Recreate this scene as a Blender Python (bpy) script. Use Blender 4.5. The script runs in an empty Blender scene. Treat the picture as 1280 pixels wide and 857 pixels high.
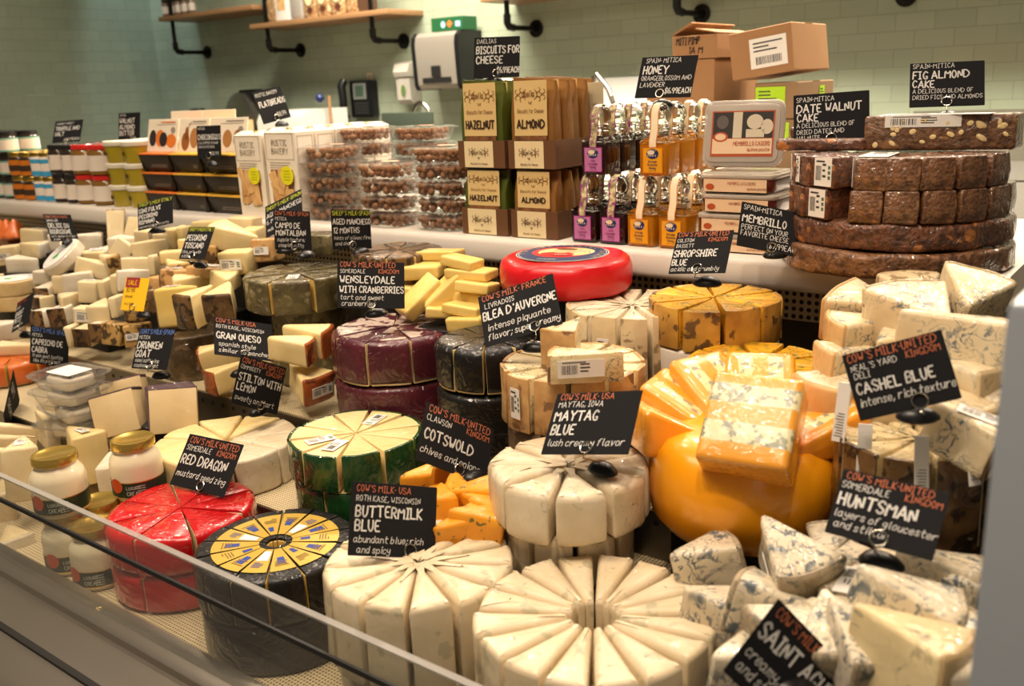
import bpy, bmesh, math, random
from math import pi, sin, cos, radians, sqrt, atan2
from mathutils import Vector, Matrix, noise
random.seed(7)
scene = bpy.context.scene
COL = scene.collection

# ------------------------------------------------------------------ camera
EYE = Vector((0, 0, 1.45)); FPX = 1156.0
PITCH, YAW, ROLL = radians(15.4), radians(37.6), radians(2.5)
_fw = Vector((-sin(YAW)*cos(PITCH), cos(YAW)*cos(PITCH), -sin(PITCH)))
_r0 = Vector((cos(YAW), sin(YAW), 0)); _u0 = _r0.cross(_fw)
RT = _r0*cos(ROLL) - _u0*sin(ROLL); UP = _u0*cos(ROLL) + _r0*sin(ROLL); FW = _fw
cd = bpy.data.cameras.new('camera'); cam = bpy.data.objects.new('camera', cd); COL.objects.link(cam)
M = Matrix((RT, UP, -FW)).transposed().to_4x4(); M.translation = EYE; cam.matrix_world = M
cd.sensor_width = 36; cd.lens = 36*FPX/1280; cd.clip_start = .02
cd.dof.use_dof = True; cd.dof.focus_distance = 1.42; cd.dof.aperture_fstop = 5.6
scene.camera = cam

# ------------------------------------------------------------------ exposure, world, lights
scene.view_settings.view_transform = 'Standard'; scene.view_settings.look = 'None'
scene.view_settings.exposure = 0.27; scene.view_settings.gamma = 1; scene.view_settings.use_curve_mapping = False
w = bpy.data.worlds.new('world'); scene.world = w; w.use_nodes = True
w.node_tree.nodes['Background'].inputs[0].default_value = (1, .86, .68, 1)
w.node_tree.nodes['Background'].inputs[1].default_value = .09
def lamp(name, loc, target, power, size, col=(1, .82, .60), sy=None, kind='AREA', spread=None, cone=60):
    l = bpy.data.lights.new(name, kind); l.energy = power; l.color = col
    if kind == 'AREA':
        l.size = size
        if sy: l.shape = 'RECTANGLE'; l.size_y = sy
        if spread: l.spread = radians(spread)
    else:
        l.shadow_soft_size = size
        if kind == 'SPOT': l.spot_size = radians(cone); l.spot_blend = .6
    o = bpy.data.objects.new(name, l); COL.objects.link(o); o.location = loc
    o.rotation_euler = (Vector(target)-Vector(loc)).to_track_quat('-Z', 'Y').to_euler()
    return o
WARM = (1, .80, .61)
lamp('case_light', (-1.1, .35, 2.75), (-1.0, .95, .9), 20, 2.6, WARM, .5)
for i, (x, y, e) in enumerate(((-.15,.30,11),(-.55,.15,11),(-.95,.32,11),(-1.35,.15,11),(-1.8,.32,11),(-2.3,.2,11),(-3.0,.35,13),(-.35,1.05,8),(-1.0,1.15,7),(-1.6,1.05,8),(-2.4,1.1,8))):
    lamp('track_spot', (x, y, 2.9+.1*(i % 3)), (x-.05, y+.55, .95), e*3.0, .04, WARM, kind='SPOT', cone=58)
for i, x in enumerate((-3.3, -2.55, -1.8, -1.05, -.3, .4)):
    lamp('rear_glint_lamp', (x, 3.1, 2.7), (x+.1, .9, 1.0), 17, .13, WARM)  # added rear lamps, set far back to raise glints on the wrapped goods
for i, x in enumerate((-2.9, -2.1, -1.35, -.6)):
    lamp('sill_glint_lamp', (x, 1.9, 2.8), (x, .8, .9), 5, .22, WARM)  # added lamps, there to mirror as bright blotches in the steel sill
lamp('aisle_light', (-1.6, 2.5, 3.3), (-1.7, 3.4, 1.2), 150, 3.8, (1, .92, .78), .4, spread=120)
lamp('corner_light', (-5.25, 3.25, 3.3), (-5.45, 3.5, 1.6), 95, .06, (.70, .90, 1.0), kind='SPOT', cone=34)

# ------------------------------------------------------------------ geometry helpers
def at(px, py, y=None, z=None, x=None):
    d = FW*FPX + RT*(px-640) - UP*(py-428.5)
    t = (y-EYE.y)/d.y if y is not None else (z-EYE.z)/d.z if z is not None else (x-EYE.x)/d.x
    return EYE + d*t
def scale_at(p): return FPX/((Vector(p)-EYE).dot(FW))      # pixels per metre there

class MB:
    def __init__(s): s.v = []; s.f = []; s.m = []
    def add(s, vs, fs, mi=0, M=None):
        b = len(s.v); s.v += [tuple(M @ Vector(q)) if M else tuple(q) for q in vs]
        for f in fs: s.f.append([b+i for i in f]); s.m.append(mi)
    def box(s, x0, x1, y0, y1, z0, z1, mi=0, M=None):
        v = [(x0,y0,z0),(x1,y0,z0),(x1,y1,z0),(x0,y1,z0),(x0,y0,z1),(x1,y0,z1),(x1,y1,z1),(x0,y1,z1)]
        s.add(v, [(3,2,1,0),(4,5,6,7),(0,1,5,4),(1,2,6,5),(2,3,7,6),(3,0,4,7)], mi, M)
    def rings(s, rr, mi=0, M=None, cap0=True, cap1=True, closed=True):
        n = len(rr[0]); vs = [p for r in rr for p in r]; fs = []
        for k in range(len(rr)-1):
            for i in range(n if closed else n-1):
                j = (i+1) % n; fs.append((k*n+i, k*n+j, (k+1)*n+j, (k+1)*n+i))
        if cap0: fs.append(tuple(range(n-1, -1, -1)))
        if cap1: fs.append(tuple((len(rr)-1)*n+i for i in range(n)))
        s.add(vs, fs, mi, M)
    def lathe(s, prof, n=32, mi=0, M=None, cap0=True, cap1=True, sq=1):
        s.rings([[(r*cos(2*pi*i/n), r*sin(2*pi*i/n)*sq, z) for i in range(n)] for r, z in prof], mi, M, cap0, cap1)
    def tube(s, pts, r, n=8, mi=0, M=None, closed=False):
        pts = [Vector(p) for p in pts]; N = len(pts); rr = []; ref = None
        for i, p in enumerate(pts):
            if closed: t = pts[(i+1) % N]-pts[i-1]
            else: t = pts[min(i+1, N-1)]-pts[max(i-1, 0)]
            t.normalize()
            if ref is None: ref = Vector((0,0,1)) if abs(t.z) < .9 else Vector((1,0,0))
            a = (ref - t*ref.dot(t)); a.normalize(); b = t.cross(a); ref = a
            rr.append([p + a*r*cos(2*pi*k/n) + b*r*sin(2*pi*k/n) for k in range(n)])
        if closed: rr.append(rr[0])
        s.rings(rr, mi, M, not closed, not closed)
    def prism(s, out, z0, z1, e=.002, seg=2, mi=0, M=None, mid=0, caprings=0, top_mi=None, taper=0):
        """outline extruded with rounded top and bottom rims"""
        prof = []
        for k in range(seg+1):
            a = pi/2*k/seg; prof.append((e*(1-sin(a)), z0+e*(1-cos(a))))
        for k in range(mid): prof.append((0, z0+e+(z1-z0-2*e)*(k+1)/(mid+1)))
        for k in range(seg+1):
            a = pi/2*k/seg; prof.append((e*(1-cos(a)), z1-e*(1-sin(a))))
        rr = []
        for d, z in prof:
            t = taper*(z-z0)/(z1-z0) if taper else 0
            rr.append([(x, y, z) for x, y in inset(out, d+t)])
        if caprings:
            top = rr[-1]; c = Vector((sum(p[0] for p in top)/len(top), sum(p[1] for p in top)/len(top)))
            for k in range(1, caprings+1):
                f = 1-k/(caprings+.6); rr.append([(c.x+(p[0]-c.x)*f, c.y+(p[1]-c.y)*f, z1) for p in top])
        b = len(s.f); s.rings(rr, mi, M)
        if top_mi is not None:
            n = len(out); start = b + (len(prof)-1-(0 if seg else 0))*n
            for i in range(start, len(s.m)): s.m[i] = top_mi
    def rough(s, amp, freq, seed=0, fz=1.0, fy=1.0):
        o = Vector((seed*3.17, seed*1.31, seed*7.7))
        s.v = [tuple(Vector(q) + Vector((noise.noise(Vector(q)*freq+o), fy*noise.noise(Vector(q)*freq+o+Vector((9,0,0))), fz*noise.noise(Vector(q)*freq+o+Vector((0,9,0)))))*amp) for q in s.v]
        return s
    def mesh(s, name, mats, smooth=True, ang=38):
        me = bpy.data.meshes.new(name); me.from_pydata(s.v, [], s.f)
        for m in (mats if isinstance(mats, (list, tuple)) else [mats]): me.materials.append(m)
        me.polygons.foreach_set('material_index', s.m)
        if smooth:
            me.polygons.foreach_set('use_smooth', [True]*len(me.polygons)); me.set_sharp_from_angle(angle=radians(ang))
        me.update(); return me
    def obj(s, name, mats, parent=None, loc=(0,0,0), rot=(0,0,0), smooth=True, ang=38):
        return link(name, s.mesh(name, mats, smooth, ang), parent, loc, rot)

def link(name, me, parent=None, loc=(0,0,0), rot=(0,0,0)):
    o = bpy.data.objects.new(name, me); COL.objects.link(o)
    o.location = loc; o.rotation_euler = rot
    if parent: o.parent = parent
    return o
def tag(o, label=None, cat=None, group=None, kind=None):
    if label: o['label'] = label
    if cat: o['category'] = cat
    if group: o['group'] = group
    if kind: o['kind'] = kind
    return o
def thing(name, label, cat, loc=(0,0,0), rot=(0,0,0), group=None):
    return tag(link(name, None, None, loc, rot), label, cat, group)
def struct(name, mb, mats, parent=None, **k):
    o = mb.obj(name, mats, parent, **k)
    if not parent: o['kind'] = 'structure'
    return o
def dup(o, loc=None, rot=None, label=None, parent=None):
    c = o.copy(); COL.objects.link(c)
    if parent: c.parent = parent
    if loc is not None: c.location = loc
    if rot is not None: c.rotation_euler = rot
    if label: c['label'] = label
    for ch in o.children: dup(ch, parent=c)
    return c

def inset(pts, d):
    """move every edge of a counter-clockwise outline inwards by d"""
    if abs(d) < 1e-9: return [(p[0], p[1]) for p in pts]
    n = len(pts); out = []
    for i in range(n):
        p0, p1, p2 = Vector(pts[i-1][:2]), Vector(pts[i][:2]), Vector(pts[(i+1) % n][:2])
        a = (p1-p0); b = (p2-p1)
        if a.length < 1e-9: a = b
        if b.length < 1e-9: b = a
        na = Vector((-a.y, a.x)).normalized(); nb = Vector((-b.y, b.x)).normalized()
        m = na+nb
        if m.length < 1e-6: m = na
        m.normalize(); k = max(.35, m.dot(na))
        q = p1 + m*(d/k); out.append((q.x, q.y))
    return out
def roundpoly(pts, r, seg=3):
    """round the corners of a counter-clockwise polygon"""
    n = len(pts); out = []
    for i in range(n):
        p0, p1, p2 = Vector(pts[i-1]), Vector(pts[i]), Vector(pts[(i+1) % n])
        a = (p0-p1); b = (p2-p1); la, lb = a.length, b.length; a /= la; b /= lb
        ang = a.angle(b)
        if ang > radians(160): out.append((p1.x, p1.y)); continue
        t = min(r/math.tan(ang/2), .45*la, .45*lb)
        A, B = p1+a*t, p1+b*t
        for k in range(seg+1):
            u = k/seg; q = A*(1-u)**2 + p1*2*u*(1-u) + B*u*u; out.append((q.x, q.y))
    return out
def rect(w, d, r=.003, seg=3, cx=0, cy=0):
    return roundpoly([(cx-w/2,cy-d/2),(cx+w/2,cy-d/2),(cx+w/2,cy+d/2),(cx-w/2,cy+d/2)], r, seg)
def circ(R, n=40): return [(R*cos(2*pi*i/n), R*sin(2*pi*i/n)) for i in range(n)]
def sector(R, a, rin=0, r=.003, n=7):
    """pie slice pointing along +x, rim rounded"""
    arc = [(R*cos(-a/2+a*k/n), R*sin(-a/2+a*k/n)) for k in range(n+1)]
    if rin > 1e-4: ins = [(rin*cos(a/2-a*k/2), rin*sin(a/2-a*k/2)) for k in range(3)]
    else: ins = [(.0008, 0)]
    return roundpoly(arc+ins, r, 3)

# ------------------------------------------------------------------ materials
def nt(name):
    m = bpy.data.materials.new(name); m.use_nodes = True
    return m, m.node_tree, m.node_tree.nodes['Principled BSDF']
def S(x): return tuple((c/12.92 if c <= .04045 else ((c+.055)/1.055)**2.4) for c in (v/255 for v in x)) + (1,)
def mat(name, col, rough=.5, metal=0, coat=0, coatr=.1, bump=0, bscale=60, var=0, vscale=8, trans=0, ior=1.45, emit=None, estr=1, alpha=1, spec=.5, wrap=0, wscale=28, sss=0):
    m, t, b = nt(name); N = t.nodes; L = t.links
    c = S(col); b.inputs['Base Color'].default_value = c; b.inputs['Roughness'].default_value = rough
    b.inputs['Metallic'].default_value = metal; b.inputs['Coat Weight'].default_value = coat; b.inputs['Coat Roughness'].default_value = coatr
    b.inputs['Transmission Weight'].default_value = trans; b.inputs['IOR'].default_value = ior; b.inputs['Alpha'].default_value = alpha
    b.inputs['Specular IOR Level'].default_value = spec
    if sss: b.inputs['Subsurface Weight'].default_value = sss; b.inputs['Subsurface Radius'].default_value = (.01,.006,.003)
    if emit: b.inputs['Emission Color'].default_value = S(emit); b.inputs['Emission Strength'].default_value = estr
    co = N.new('ShaderNodeTexCoord')
    if var:
        n = N.new('ShaderNodeTexNoise'); n.inputs['Scale'].default_value = vscale; n.inputs['Detail'].default_value = 5; L.new(co.outputs['Object'], n.inputs['Vector'])
        h = N.new('ShaderNodeHueSaturation'); h.inputs['Color'].default_value = c
        mr = N.new('ShaderNodeMapRange'); mr.inputs[1].default_value = .3; mr.inputs[2].default_value = .7; mr.inputs[3].default_value = 1-var; mr.inputs[4].default_value = 1+var
        L.new(n.outputs['Fac'], mr.inputs[0]); L.new(mr.outputs[0], h.inputs['Value']); L.new(h.outputs[0], b.inputs['Base Color'])
    if bump:
        n = N.new('ShaderNodeTexNoise'); n.inputs['Scale'].default_value = bscale; n.inputs['Detail'].default_value = 4; L.new(co.outputs['Object'], n.inputs['Vector'])
        u = N.new('ShaderNodeBump'); u.inputs['Strength'].default_value = bump; u.inputs['Distance'].default_value = .004
        L.new(n.outputs['Fac'], u.inputs['Height']); L.new(u.outputs[0], b.inputs['Normal'])
    if wrap: wrapfilm(t, b, co, wrap, wscale)
    return m
def wrapfilm(t, b, co, amount, scale):
    """tight clear film: a wrinkled glossy coat"""
    N = t.nodes; L = t.links
    b.inputs['Coat Weight'].default_value = min(1, amount*1.35); b.inputs['Coat Roughness'].default_value = .06
    n = N.new('ShaderNodeTexNoise'); n.inputs['Scale'].default_value = scale*1.1; n.inputs['Detail'].default_value = 1.5; n.inputs['Roughness'].default_value = .55; n.inputs['Distortion'].default_value = 2.2
    L.new(co.outputs['Object'], n.inputs['Vector'])
    u = N.new('ShaderNodeBump'); u.inputs['Strength'].default_value = .85; u.inputs['Distance'].default_value = .0075
    rdg = math2(t, 'ABSOLUTE', math2(t, 'SUBTRACT', n.outputs['Fac'], .5)); n2 = noisefac(t, co.outputs['Object'], scale*.6, 2, .5, 3)
    hh = math2(t, 'ADD', math2(t, 'MULTIPLY', rdg, -1.3), math2(t, 'MULTIPLY', n2, 1.2))
    L.new(hh, u.inputs['Height']); L.new(u.outputs[0], b.inputs['Coat Normal'])
def mixc(t, fac, a, bcol):
    x = t.nodes.new('ShaderNodeMix'); x.data_type = 'RGBA'
    if hasattr(fac, 'default_value'): t.links.new(fac, x.inputs[0])
    else: x.inputs[0].default_value = fac
    for v, s in ((a, x.inputs[6]), (bcol, x.inputs[7])):
        if hasattr(v, 'default_value'): t.links.new(v, s)
        else: s.default_value = v
    return x.outputs[2]
def ramp(t, fac, lo, hi):
    r = t.nodes.new('ShaderNodeMapRange'); r.inputs[1].default_value = lo; r.inputs[2].default_value = hi
    t.links.new(fac, r.inputs[0]); return r.outputs[0]
def noisefac(t, vec, scale, detail=4, dist=0, off=0):
    n = t.nodes.new('ShaderNodeTexNoise'); n.inputs['Scale'].default_value = scale; n.inputs['Detail'].default_value = detail; n.inputs['Distortion'].default_value = dist
    if off:
        a = t.nodes.new('ShaderNodeVectorMath'); a.inputs[1].default_value = (off, off*.7, off*1.3); t.links.new(vec, a.inputs[0]); vec = a.outputs[0]
    t.links.new(vec, n.inputs['Vector']); return n.outputs['Fac']
def math2(t, op, a, b=None):
    n = t.nodes.new('ShaderNodeMath'); n.operation = op
    for v, s in ((a, n.inputs[0]), (b, n.inputs[1])):
        if v is None: continue
        if hasattr(v, 'default_value'): t.links.new(v, s)
        else: s.default_value = v
    return n.outputs[0]
def cheese(name, col, col2=None, vein=None, vamt=.5, vscale=22, vline=1, spot=None, samt=.5, sscale=60, rough=.45, bump=.25, bscale=55, wrap=.35, wscale=22, cscale=18):
    """cheese paste or rind: mottled body, optional veins and specks, under clear film"""
    m, t, b = nt(name); N = t.nodes; L = t.links
    co = N.new('ShaderNodeTexCoord')
    oi = N.new('ShaderNodeObjectInfo'); va = N.new('ShaderNodeVectorMath'); va.operation = 'ADD'
    sc = N.new('ShaderNodeVectorMath'); sc.operation = 'SCALE'; sc.inputs['Scale'].default_value = 7.0
    cb = N.new('ShaderNodeCombineXYZ'); L.new(oi.outputs['Random'], cb.inputs[0]); L.new(oi.outputs['Random'], cb.inputs[2])
    L.new(cb.outputs[0], sc.inputs[0]); L.new(co.outputs['Object'], va.inputs[0]); L.new(sc.outputs[0], va.inputs[1]); V = va.outputs[0]
    c = mixc(t, ramp(t, noisefac(t, V, cscale, 5), .35, .68), S(col), S(col2 or tuple(int(x*.88) for x in col)))
    if spot:
        f = ramp(t, noisefac(t, V, sscale, 3, .4, 5), .62-.14*samt, .67-.14*samt); c = mixc(t, f, c, S(spot))
    if vein:
        ln = math2(t, 'ABSOLUTE', math2(t, 'SUBTRACT', noisefac(t, V, vscale, 3, 1.5, 2), .5))
        f1 = math2(t, 'SUBTRACT', 1.0, ramp(t, ln, .006, .03))
        f2 = ramp(t, noisefac(t, V, vscale*.55, 3, .5, 9), .62-.22*vamt, .70-.1*vamt)
        blob = ramp(t, noisefac(t, V, vscale*1.9, 4, .8, 4), .66-.1*vamt, .72-.1*vamt)
        f = math2(t, 'MAXIMUM', math2(t, 'MULTIPLY', math2(t, 'MULTIPLY', f1, float(vline)), f2), math2(t, 'MULTIPLY', blob, math2(t, 'MULTIPLY', f2, .9)))
        c = mixc(t, f, c, S(vein))
    L.new(c, b.inputs['Base Color']); b.inputs['Roughness'].default_value = rough; b.inputs['Specular IOR Level'].default_value = .3
    if bump:
        u = N.new('ShaderNodeBump'); u.inputs['Strength'].default_value = bump; u.inputs['Distance'].default_value = .004
        L.new(noisefac(t, V, bscale, 5), u.inputs['Height']); L.new(u.outputs[0], b.inputs['Normal'])
    if wrap: wrapfilm(t, b, co, wrap, wscale)
    return m
# ------------------------------------------------------------------ room shell
def tilemat(name, axis, c1, c2, grout, bw=.132, bh=.061):
    m, t, b = nt(name); N = t.nodes; L = t.links
    co = N.new('ShaderNodeTexCoord'); sp = N.new('ShaderNodeSeparateXYZ'); L.new(co.outputs['Object'], sp.inputs[0])
    cb = N.new('ShaderNodeCombineXYZ'); L.new(sp.outputs[axis], cb.inputs[0]); L.new(sp.outputs[2], cb.inputs[1])
    br = N.new('ShaderNodeTexBrick'); br.inputs['Scale'].default_value = 1; br.inputs['Brick Width'].default_value = bw; br.inputs['Row Height'].default_value = bh
    br.inputs['Mortar Size'].default_value = .0012; br.inputs['Mortar Smooth'].default_value = .3; br.inputs['Bias'].default_value = 0
    br.inputs['Color1'].default_value = S(c1); br.inputs['Color2'].default_value = S(c2); br.inputs['Mortar'].default_value = S(grout)
    L.new(cb.outputs[0], br.inputs['Vector']); L.new(br.outputs['Color'], b.inputs['Base Color'])
    b.inputs['Roughness'].default_value = .16
    nz = noisefac(t, co.outputs['Object'], 9, 3); h = math2(t, 'SUBTRACT', math2(t, 'MULTIPLY', nz, .9), br.outputs['Fac'])
    u = N.new('ShaderNodeBump'); u.inputs['Strength'].default_value = .35; u.inputs['Distance'].default_value = .006; L.new(h, u.inputs['Height']); L.new(u.outputs[0], b.inputs['Normal'])
    return m
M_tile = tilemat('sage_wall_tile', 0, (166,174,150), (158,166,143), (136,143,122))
M_tile2 = tilemat('sage_wall_tile_shaded', 1, (140,150,130), (133,143,124), (112,120,104))  # same tile as the back wall, the side wall's shade painted in darker
XL, YW = -5.55, 3.6
def slab(name, x0,x1,y0,y1,z0,z1, m):
    b = MB(); b.box(x0,x1,y0,y1,z0,z1); return struct(name, b, m, smooth=False)
slab('wall_back', XL-.1, 2.2, YW, YW+.1, 0, 3.5, M_tile)
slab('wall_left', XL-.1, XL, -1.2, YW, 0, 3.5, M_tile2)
M_floor = mat('floor_tile', (120,108,92), .4, var=.08); M_ceil = mat('ceiling_paint', (205,198,182), .8)
slab('floor', XL-.1, 2.2, -1.2, YW+.1, -.08, 0, M_floor)
M_steel = mat('brushed_steel', (176,174,168), .27, 1, bump=.05, bscale=90)
M_steel_d = mat('dull_steel', (124,118,108), .42, 1)
M_white = mat('white_enamel', (226,219,208), .32, coat=.3)
M_black = mat('black_plastic', (18,18,19), .35)
M_blackm = mat('matt_black', (15,14,13), .6)

# ------------------------------------------------------------------ display case
Z0, Z1, Z2, ZL = .72, .80, .875, 1.17          # deck, middle step, back step, ledge
YG = .55
def profx(prof, x0, x1, closed=True):
    b = MB(); n = len(prof)
    b.rings([[(x0, y, z) for y, z in prof], [(x1, y, z) for y, z in prof]]); return b
CX0, CX1 = -4.3, -.05
def perfmat(name, col, hole, pitch, r, axes):
    m, t, b = nt(name); N = t.nodes; L = t.links
    co = N.new('ShaderNodeTexCoord'); sp = N.new('ShaderNodeSeparateXYZ'); L.new(co.outputs['Object'], sp.inputs[0])
    ds = []
    for a in axes:
        f = math2(t, 'SUBTRACT', math2(t, 'FRACT', math2(t, 'MULTIPLY', sp.outputs[a], 1/pitch)), .5); ds.append(math2(t, 'MULTIPLY', f, f))
    d = math2(t, 'SQRT', math2(t, 'ADD', ds[0], ds[1]))
    f = ramp(t, d, r+.04, r-.04)
    L.new(mixc(t, f, S(col), S(hole)), b.inputs['Base Color']); b.inputs['Roughness'].default_value = .5
    u = N.new('ShaderNodeBump'); u.inputs['Strength'].default_value = .6; u.inputs['Distance'].default_value = .002; u.invert = True; L.new(f, u.inputs['Height']); L.new(u.outputs[0], b.inputs['Normal'])
    return m
M_mat = perfmat('beige_mesh_mat', (206,190,152), (120,100,70), .0055, .30, (0, 1))
M_perf = perfmat('perforated_back', (190,176,150), (22,18,14), .0125, .30, (0, 2))
b = MB(); b.box(CX0, CX1, YG+.01, 1.52, .40, Z0-.004); struct('case_body', b, M_steel_d, smooth=False)
b = MB(); b.box(CX0, CX1, YG+.03, .86, Z0-.004, Z0); b.box(CX0, CX1, .862, 1.05, Z1-.003, Z1); b.box(CX0, CX1, 1.052, 1.40, Z2-.003, Z2)
o = b.obj('shelf_mat', M_mat, smooth=False); o['kind'] = 'structure'
b = MB(); b.box(CX0, CX1, .86, 1.06, Z0-.004, Z1-.003); b.box(CX0, CX1, 1.05, 1.46, Z1-.003, Z2-.003); struct('case_step', b, M_steel_d, smooth=False)
b = MB()                                             # row of vent holes along the back step
for k in range(110):
    x = -3.9 + k*.034
    b.lathe([(.0045,-.0006),(.0045,.0006)], 10, 0, Matrix.Translation((x, 1.0495, Z2-.02)) @ Matrix.Rotation(pi/2, 4, 'X'))
struct('case_vent_holes', b, M_blackm, smooth=False)
b = MB(); b.box(CX0, CX1, 1.46, 1.50, Z1, ZL-.05); struct('case_back_panel', b, mat('back_panel_steel', (112,98,80), .38, .9), smooth=False)
b = MB(); b.box(CX0, -.22, 1.452, 1.46, 1.062, 1.112); struct('case_vent_strip', b, M_perf, smooth=False)
b = MB()
for k in range(46): b.lathe([(.003,-.0006),(.003,.0006)], 8, 0, Matrix.Translation((-.235-k*.021, 1.4595, .985)) @ Matrix.Rotation(pi/2, 4, 'X'))
struct('case_back_holes', b, M_blackm, smooth=False)
# white ledge with a rounded nose
b = MB(); prof = [(1.412,ZL-.05),(1.98,ZL-.05),(1.98,ZL),(1.412,ZL)]
nose = [(1.412-.012*sin(a), ZL-.012+.012*cos(a)) for a in (pi*.15, pi*.3, pi*.5)] + [(1.412-.012*sin(a), ZL-.038+.012*cos(a)) for a in (pi*.5, pi*.7, pi*.85)]
b = profx(prof+nose, CX0, -.213); struct('case_ledge', b, M_white)
b = MB(); b.box(CX0, -.213, 1.50, 1.98, .0, ZL-.05); struct('case_plinth', b, M_steel_d, smooth=False)
# steel sill along the front
sill = [(YG+.02,.776),(YG-.003,.777),(YG-.018,.768),(YG-.019,.758),(.42,.752),(.40,.742),(.395,.60),(YG+.02,.60)]
b = profx(sill, CX0, CX1); struct('case_sill', b, mat('sill_steel', (176,168,156), .3, .9, bump=.06, bscale=40))
b = MB(); b.box(CX0, CX1, .460, .469, .753, .7585); struct('case_gasket', b, M_blackm, smooth=False)
b = MB(); b.box(CX0, CX1, .40, YG, .0, .60); struct('case_front', b, M_steel_d, smooth=False)
# clear front pane
def glassmat(name, tint=(1,1,1), haze=.05, rough=.02):
    m = bpy.data.materials.new(name); m.use_nodes = True; t = m.node_tree; N = t.nodes; L = t.links; N.clear()
    out = N.new('ShaderNodeOutputMaterial'); tr = N.new('ShaderNodeBsdfTransparent'); tr.inputs[0].default_value = tint + (1,)
    gl = N.new('ShaderNodeBsdfGlossy'); gl.inputs['Roughness'].default_value = rough
    fr = N.new('ShaderNodeFresnel'); ge = N.new('ShaderNodeNewGeometry'); io = N.new('ShaderNodeMapRange'); io.inputs[3].default_value = 1.45; io.inputs[4].default_value = 1/1.45; L.new(ge.outputs['Backfacing'], io.inputs[0]); L.new(io.outputs[0], fr.inputs[0]); m1 = N.new('ShaderNodeMixShader')
    L.new(fr.outputs[0], m1.inputs[0]); L.new(tr.outputs[0], m1.inputs[1]); L.new(gl.outputs[0], m1.inputs[2])
    df = N.new('ShaderNodeBsdfDiffuse'); df.inputs[0].default_value = (.8,.78,.74,1); m2 = N.new('ShaderNodeMixShader'); m2.inputs[0].default_value = haze
    L.new(m1.outputs[0], m2.inputs[1]); L.new(df.outputs[0], m2.inputs[2]); L.new(m2.outputs[0], out.inputs[0]); return m
M_pane = glassmat('case_pane_glass', (.93,.94,.92), .05)
M_clear = glassmat('clear_plastic', (.96,.96,.95), .035, .06)
M_edge = glassmat('pane_edge', (.62,.62,.58), .26, .2)
b = MB(); b.box(CX0, CX1, YG-.004, YG+.004, .777, .924); pane = struct('case_pane', b, M_pane, smooth=False)
b = MB(); b.box(CX0, CX1, YG-.0042, YG+.0042, .924, .9265); struct('case_pane_edge', b, M_edge, smooth=False)
b = MB(); b.box(CX0, CX1, YG-.008, YG-.0045, .884, .8905); struct('case_pane_gasket', b, mat('dark_gasket', (34,34,36), .4), smooth=False)
# upright at the right end
b = MB(); b.prism([(-.0752,.50),(.03,.50),(.03,.56),(-.0752,.56)], 0, 1.338, .004); struct('case_end_post', b, mat('pale_steel', (212,222,232), .3, .35, bump=.03, coat=.5), ang=30)
b = MB(); b.box(-.05, -.035, .56, 1.50, .4, 1.0); struct('case_end_panel', b, M_blackm, smooth=False)

# ------------------------------------------------------------------ back counter and wall
M_ctr = mat('counter_steel', (104,100,92), .5, .3); M_cab = mat('counter_front', (168,156,132), .5)
b = MB(); b.box(-5.5, 2.1, 2.95, YW-.01, 1.10, 1.14); struct('back_counter_top', b, M_ctr, smooth=False)
b = MB(); b.box(-5.5, 2.1, 3.0, YW-.01, 0, 1.10); struct('back_counter_cabinet', b, M_cab, smooth=False)
b = MB(); b.box(-2.5, -1.62, YW-.022, YW-.001, 1.14, 1.474); struct('trim_splash_panel', b, mat('white_splash', (222,220,212), .3), smooth=False)
b = MB(); b.box(-.9, 1.6, YW-.03, YW-.001, 1.14, 1.31); struct('trim_steel_upstand', b, mat('steel_upstand', (122,118,102), .5, .3), smooth=False)

M_wood = None
def woodmat():
    m, t, b = nt('oiled_shelf_wood'); co = t.nodes.new('ShaderNodeTexCoord'); mp = t.nodes.new('ShaderNodeMapping'); mp.inputs['Scale'].default_value = (1.2, 14, 30)
    t.links.new(co.outputs['Object'], mp.inputs[0]); f = noisefac(t, mp.outputs[0], 3, 4, .6)
    t.links.new(mixc(t, f, S((128,92,60)), S((174,132,90))), b.inputs['Base Color']); b.inputs['Roughness'].default_value = .5; return m
M_wood = woodmat(); M_pipe = mat('black_iron_pipe', (24,21,20), .42, .7)
def pipe_shelf(label, x0, x1, z, pipes, drop=.135):
    root = thing('pipe_shelf', label, 'shelf', ((x0+x1)/2, 3.47, z), group=None)
    b = MB(); b.prism(rect(x1-x0, .26, .004), -.025, 0, .003); b.obj('shelf_board', M_wood, root)
    for px in pipes:
        p = MB(); x = px-(x0+x1)/2; y = -.09
        p.tube([(x,y,.45),(x,y,-drop+.03),(x,y+.008,-drop+.01),(x,y+.03,-drop),(x,.12,-drop)], .0115, 12)
        p.tube([(x,y,-drop+.055),(x,y,-drop+.02),(x,y+.012,-drop+.004),(x,y+.045,-drop)], .0165, 12)
        br = p.obj('pipe_bracket', M_pipe, root)
        f = MB(); f.lathe([(.036,0),(.038,.003),(.038,.008),(.021,.012),(.019,.028)], 20, 0, Matrix.Translation((x,.129,-drop)) @ Matrix.Rotation(pi/2,4,'X')); f.obj('pipe_flange', M_pipe, br)
    return root
p1_, p2_ = at(312,37,y=3.34), at(483,17.5,y=3.34)
sh2 = pipe_shelf('wooden pipe shelf with nut bags above the wall phone', p1_.x, p2_.x, 1.835, (at(335,45,y=3.38).x, at(465,30,y=3.38).x))
q1 = at(198,25,y=3.34)
sh1 = pipe_shelf('wooden pipe shelf with spice jars at the left end of the wall', q1.x, at(315,9,y=3.34).x, 1.935, (at(217,40,y=3.38).x,), .20)
sh3 = pipe_shelf('long wooden pipe shelf along the top right of the wall', at(600,3,y=3.34).x, .9, 1.838, (at(634,25,y=3.38).x, at(846,15,y=3.38).x, at(1110,5,y=3.38).x), .135)
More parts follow.
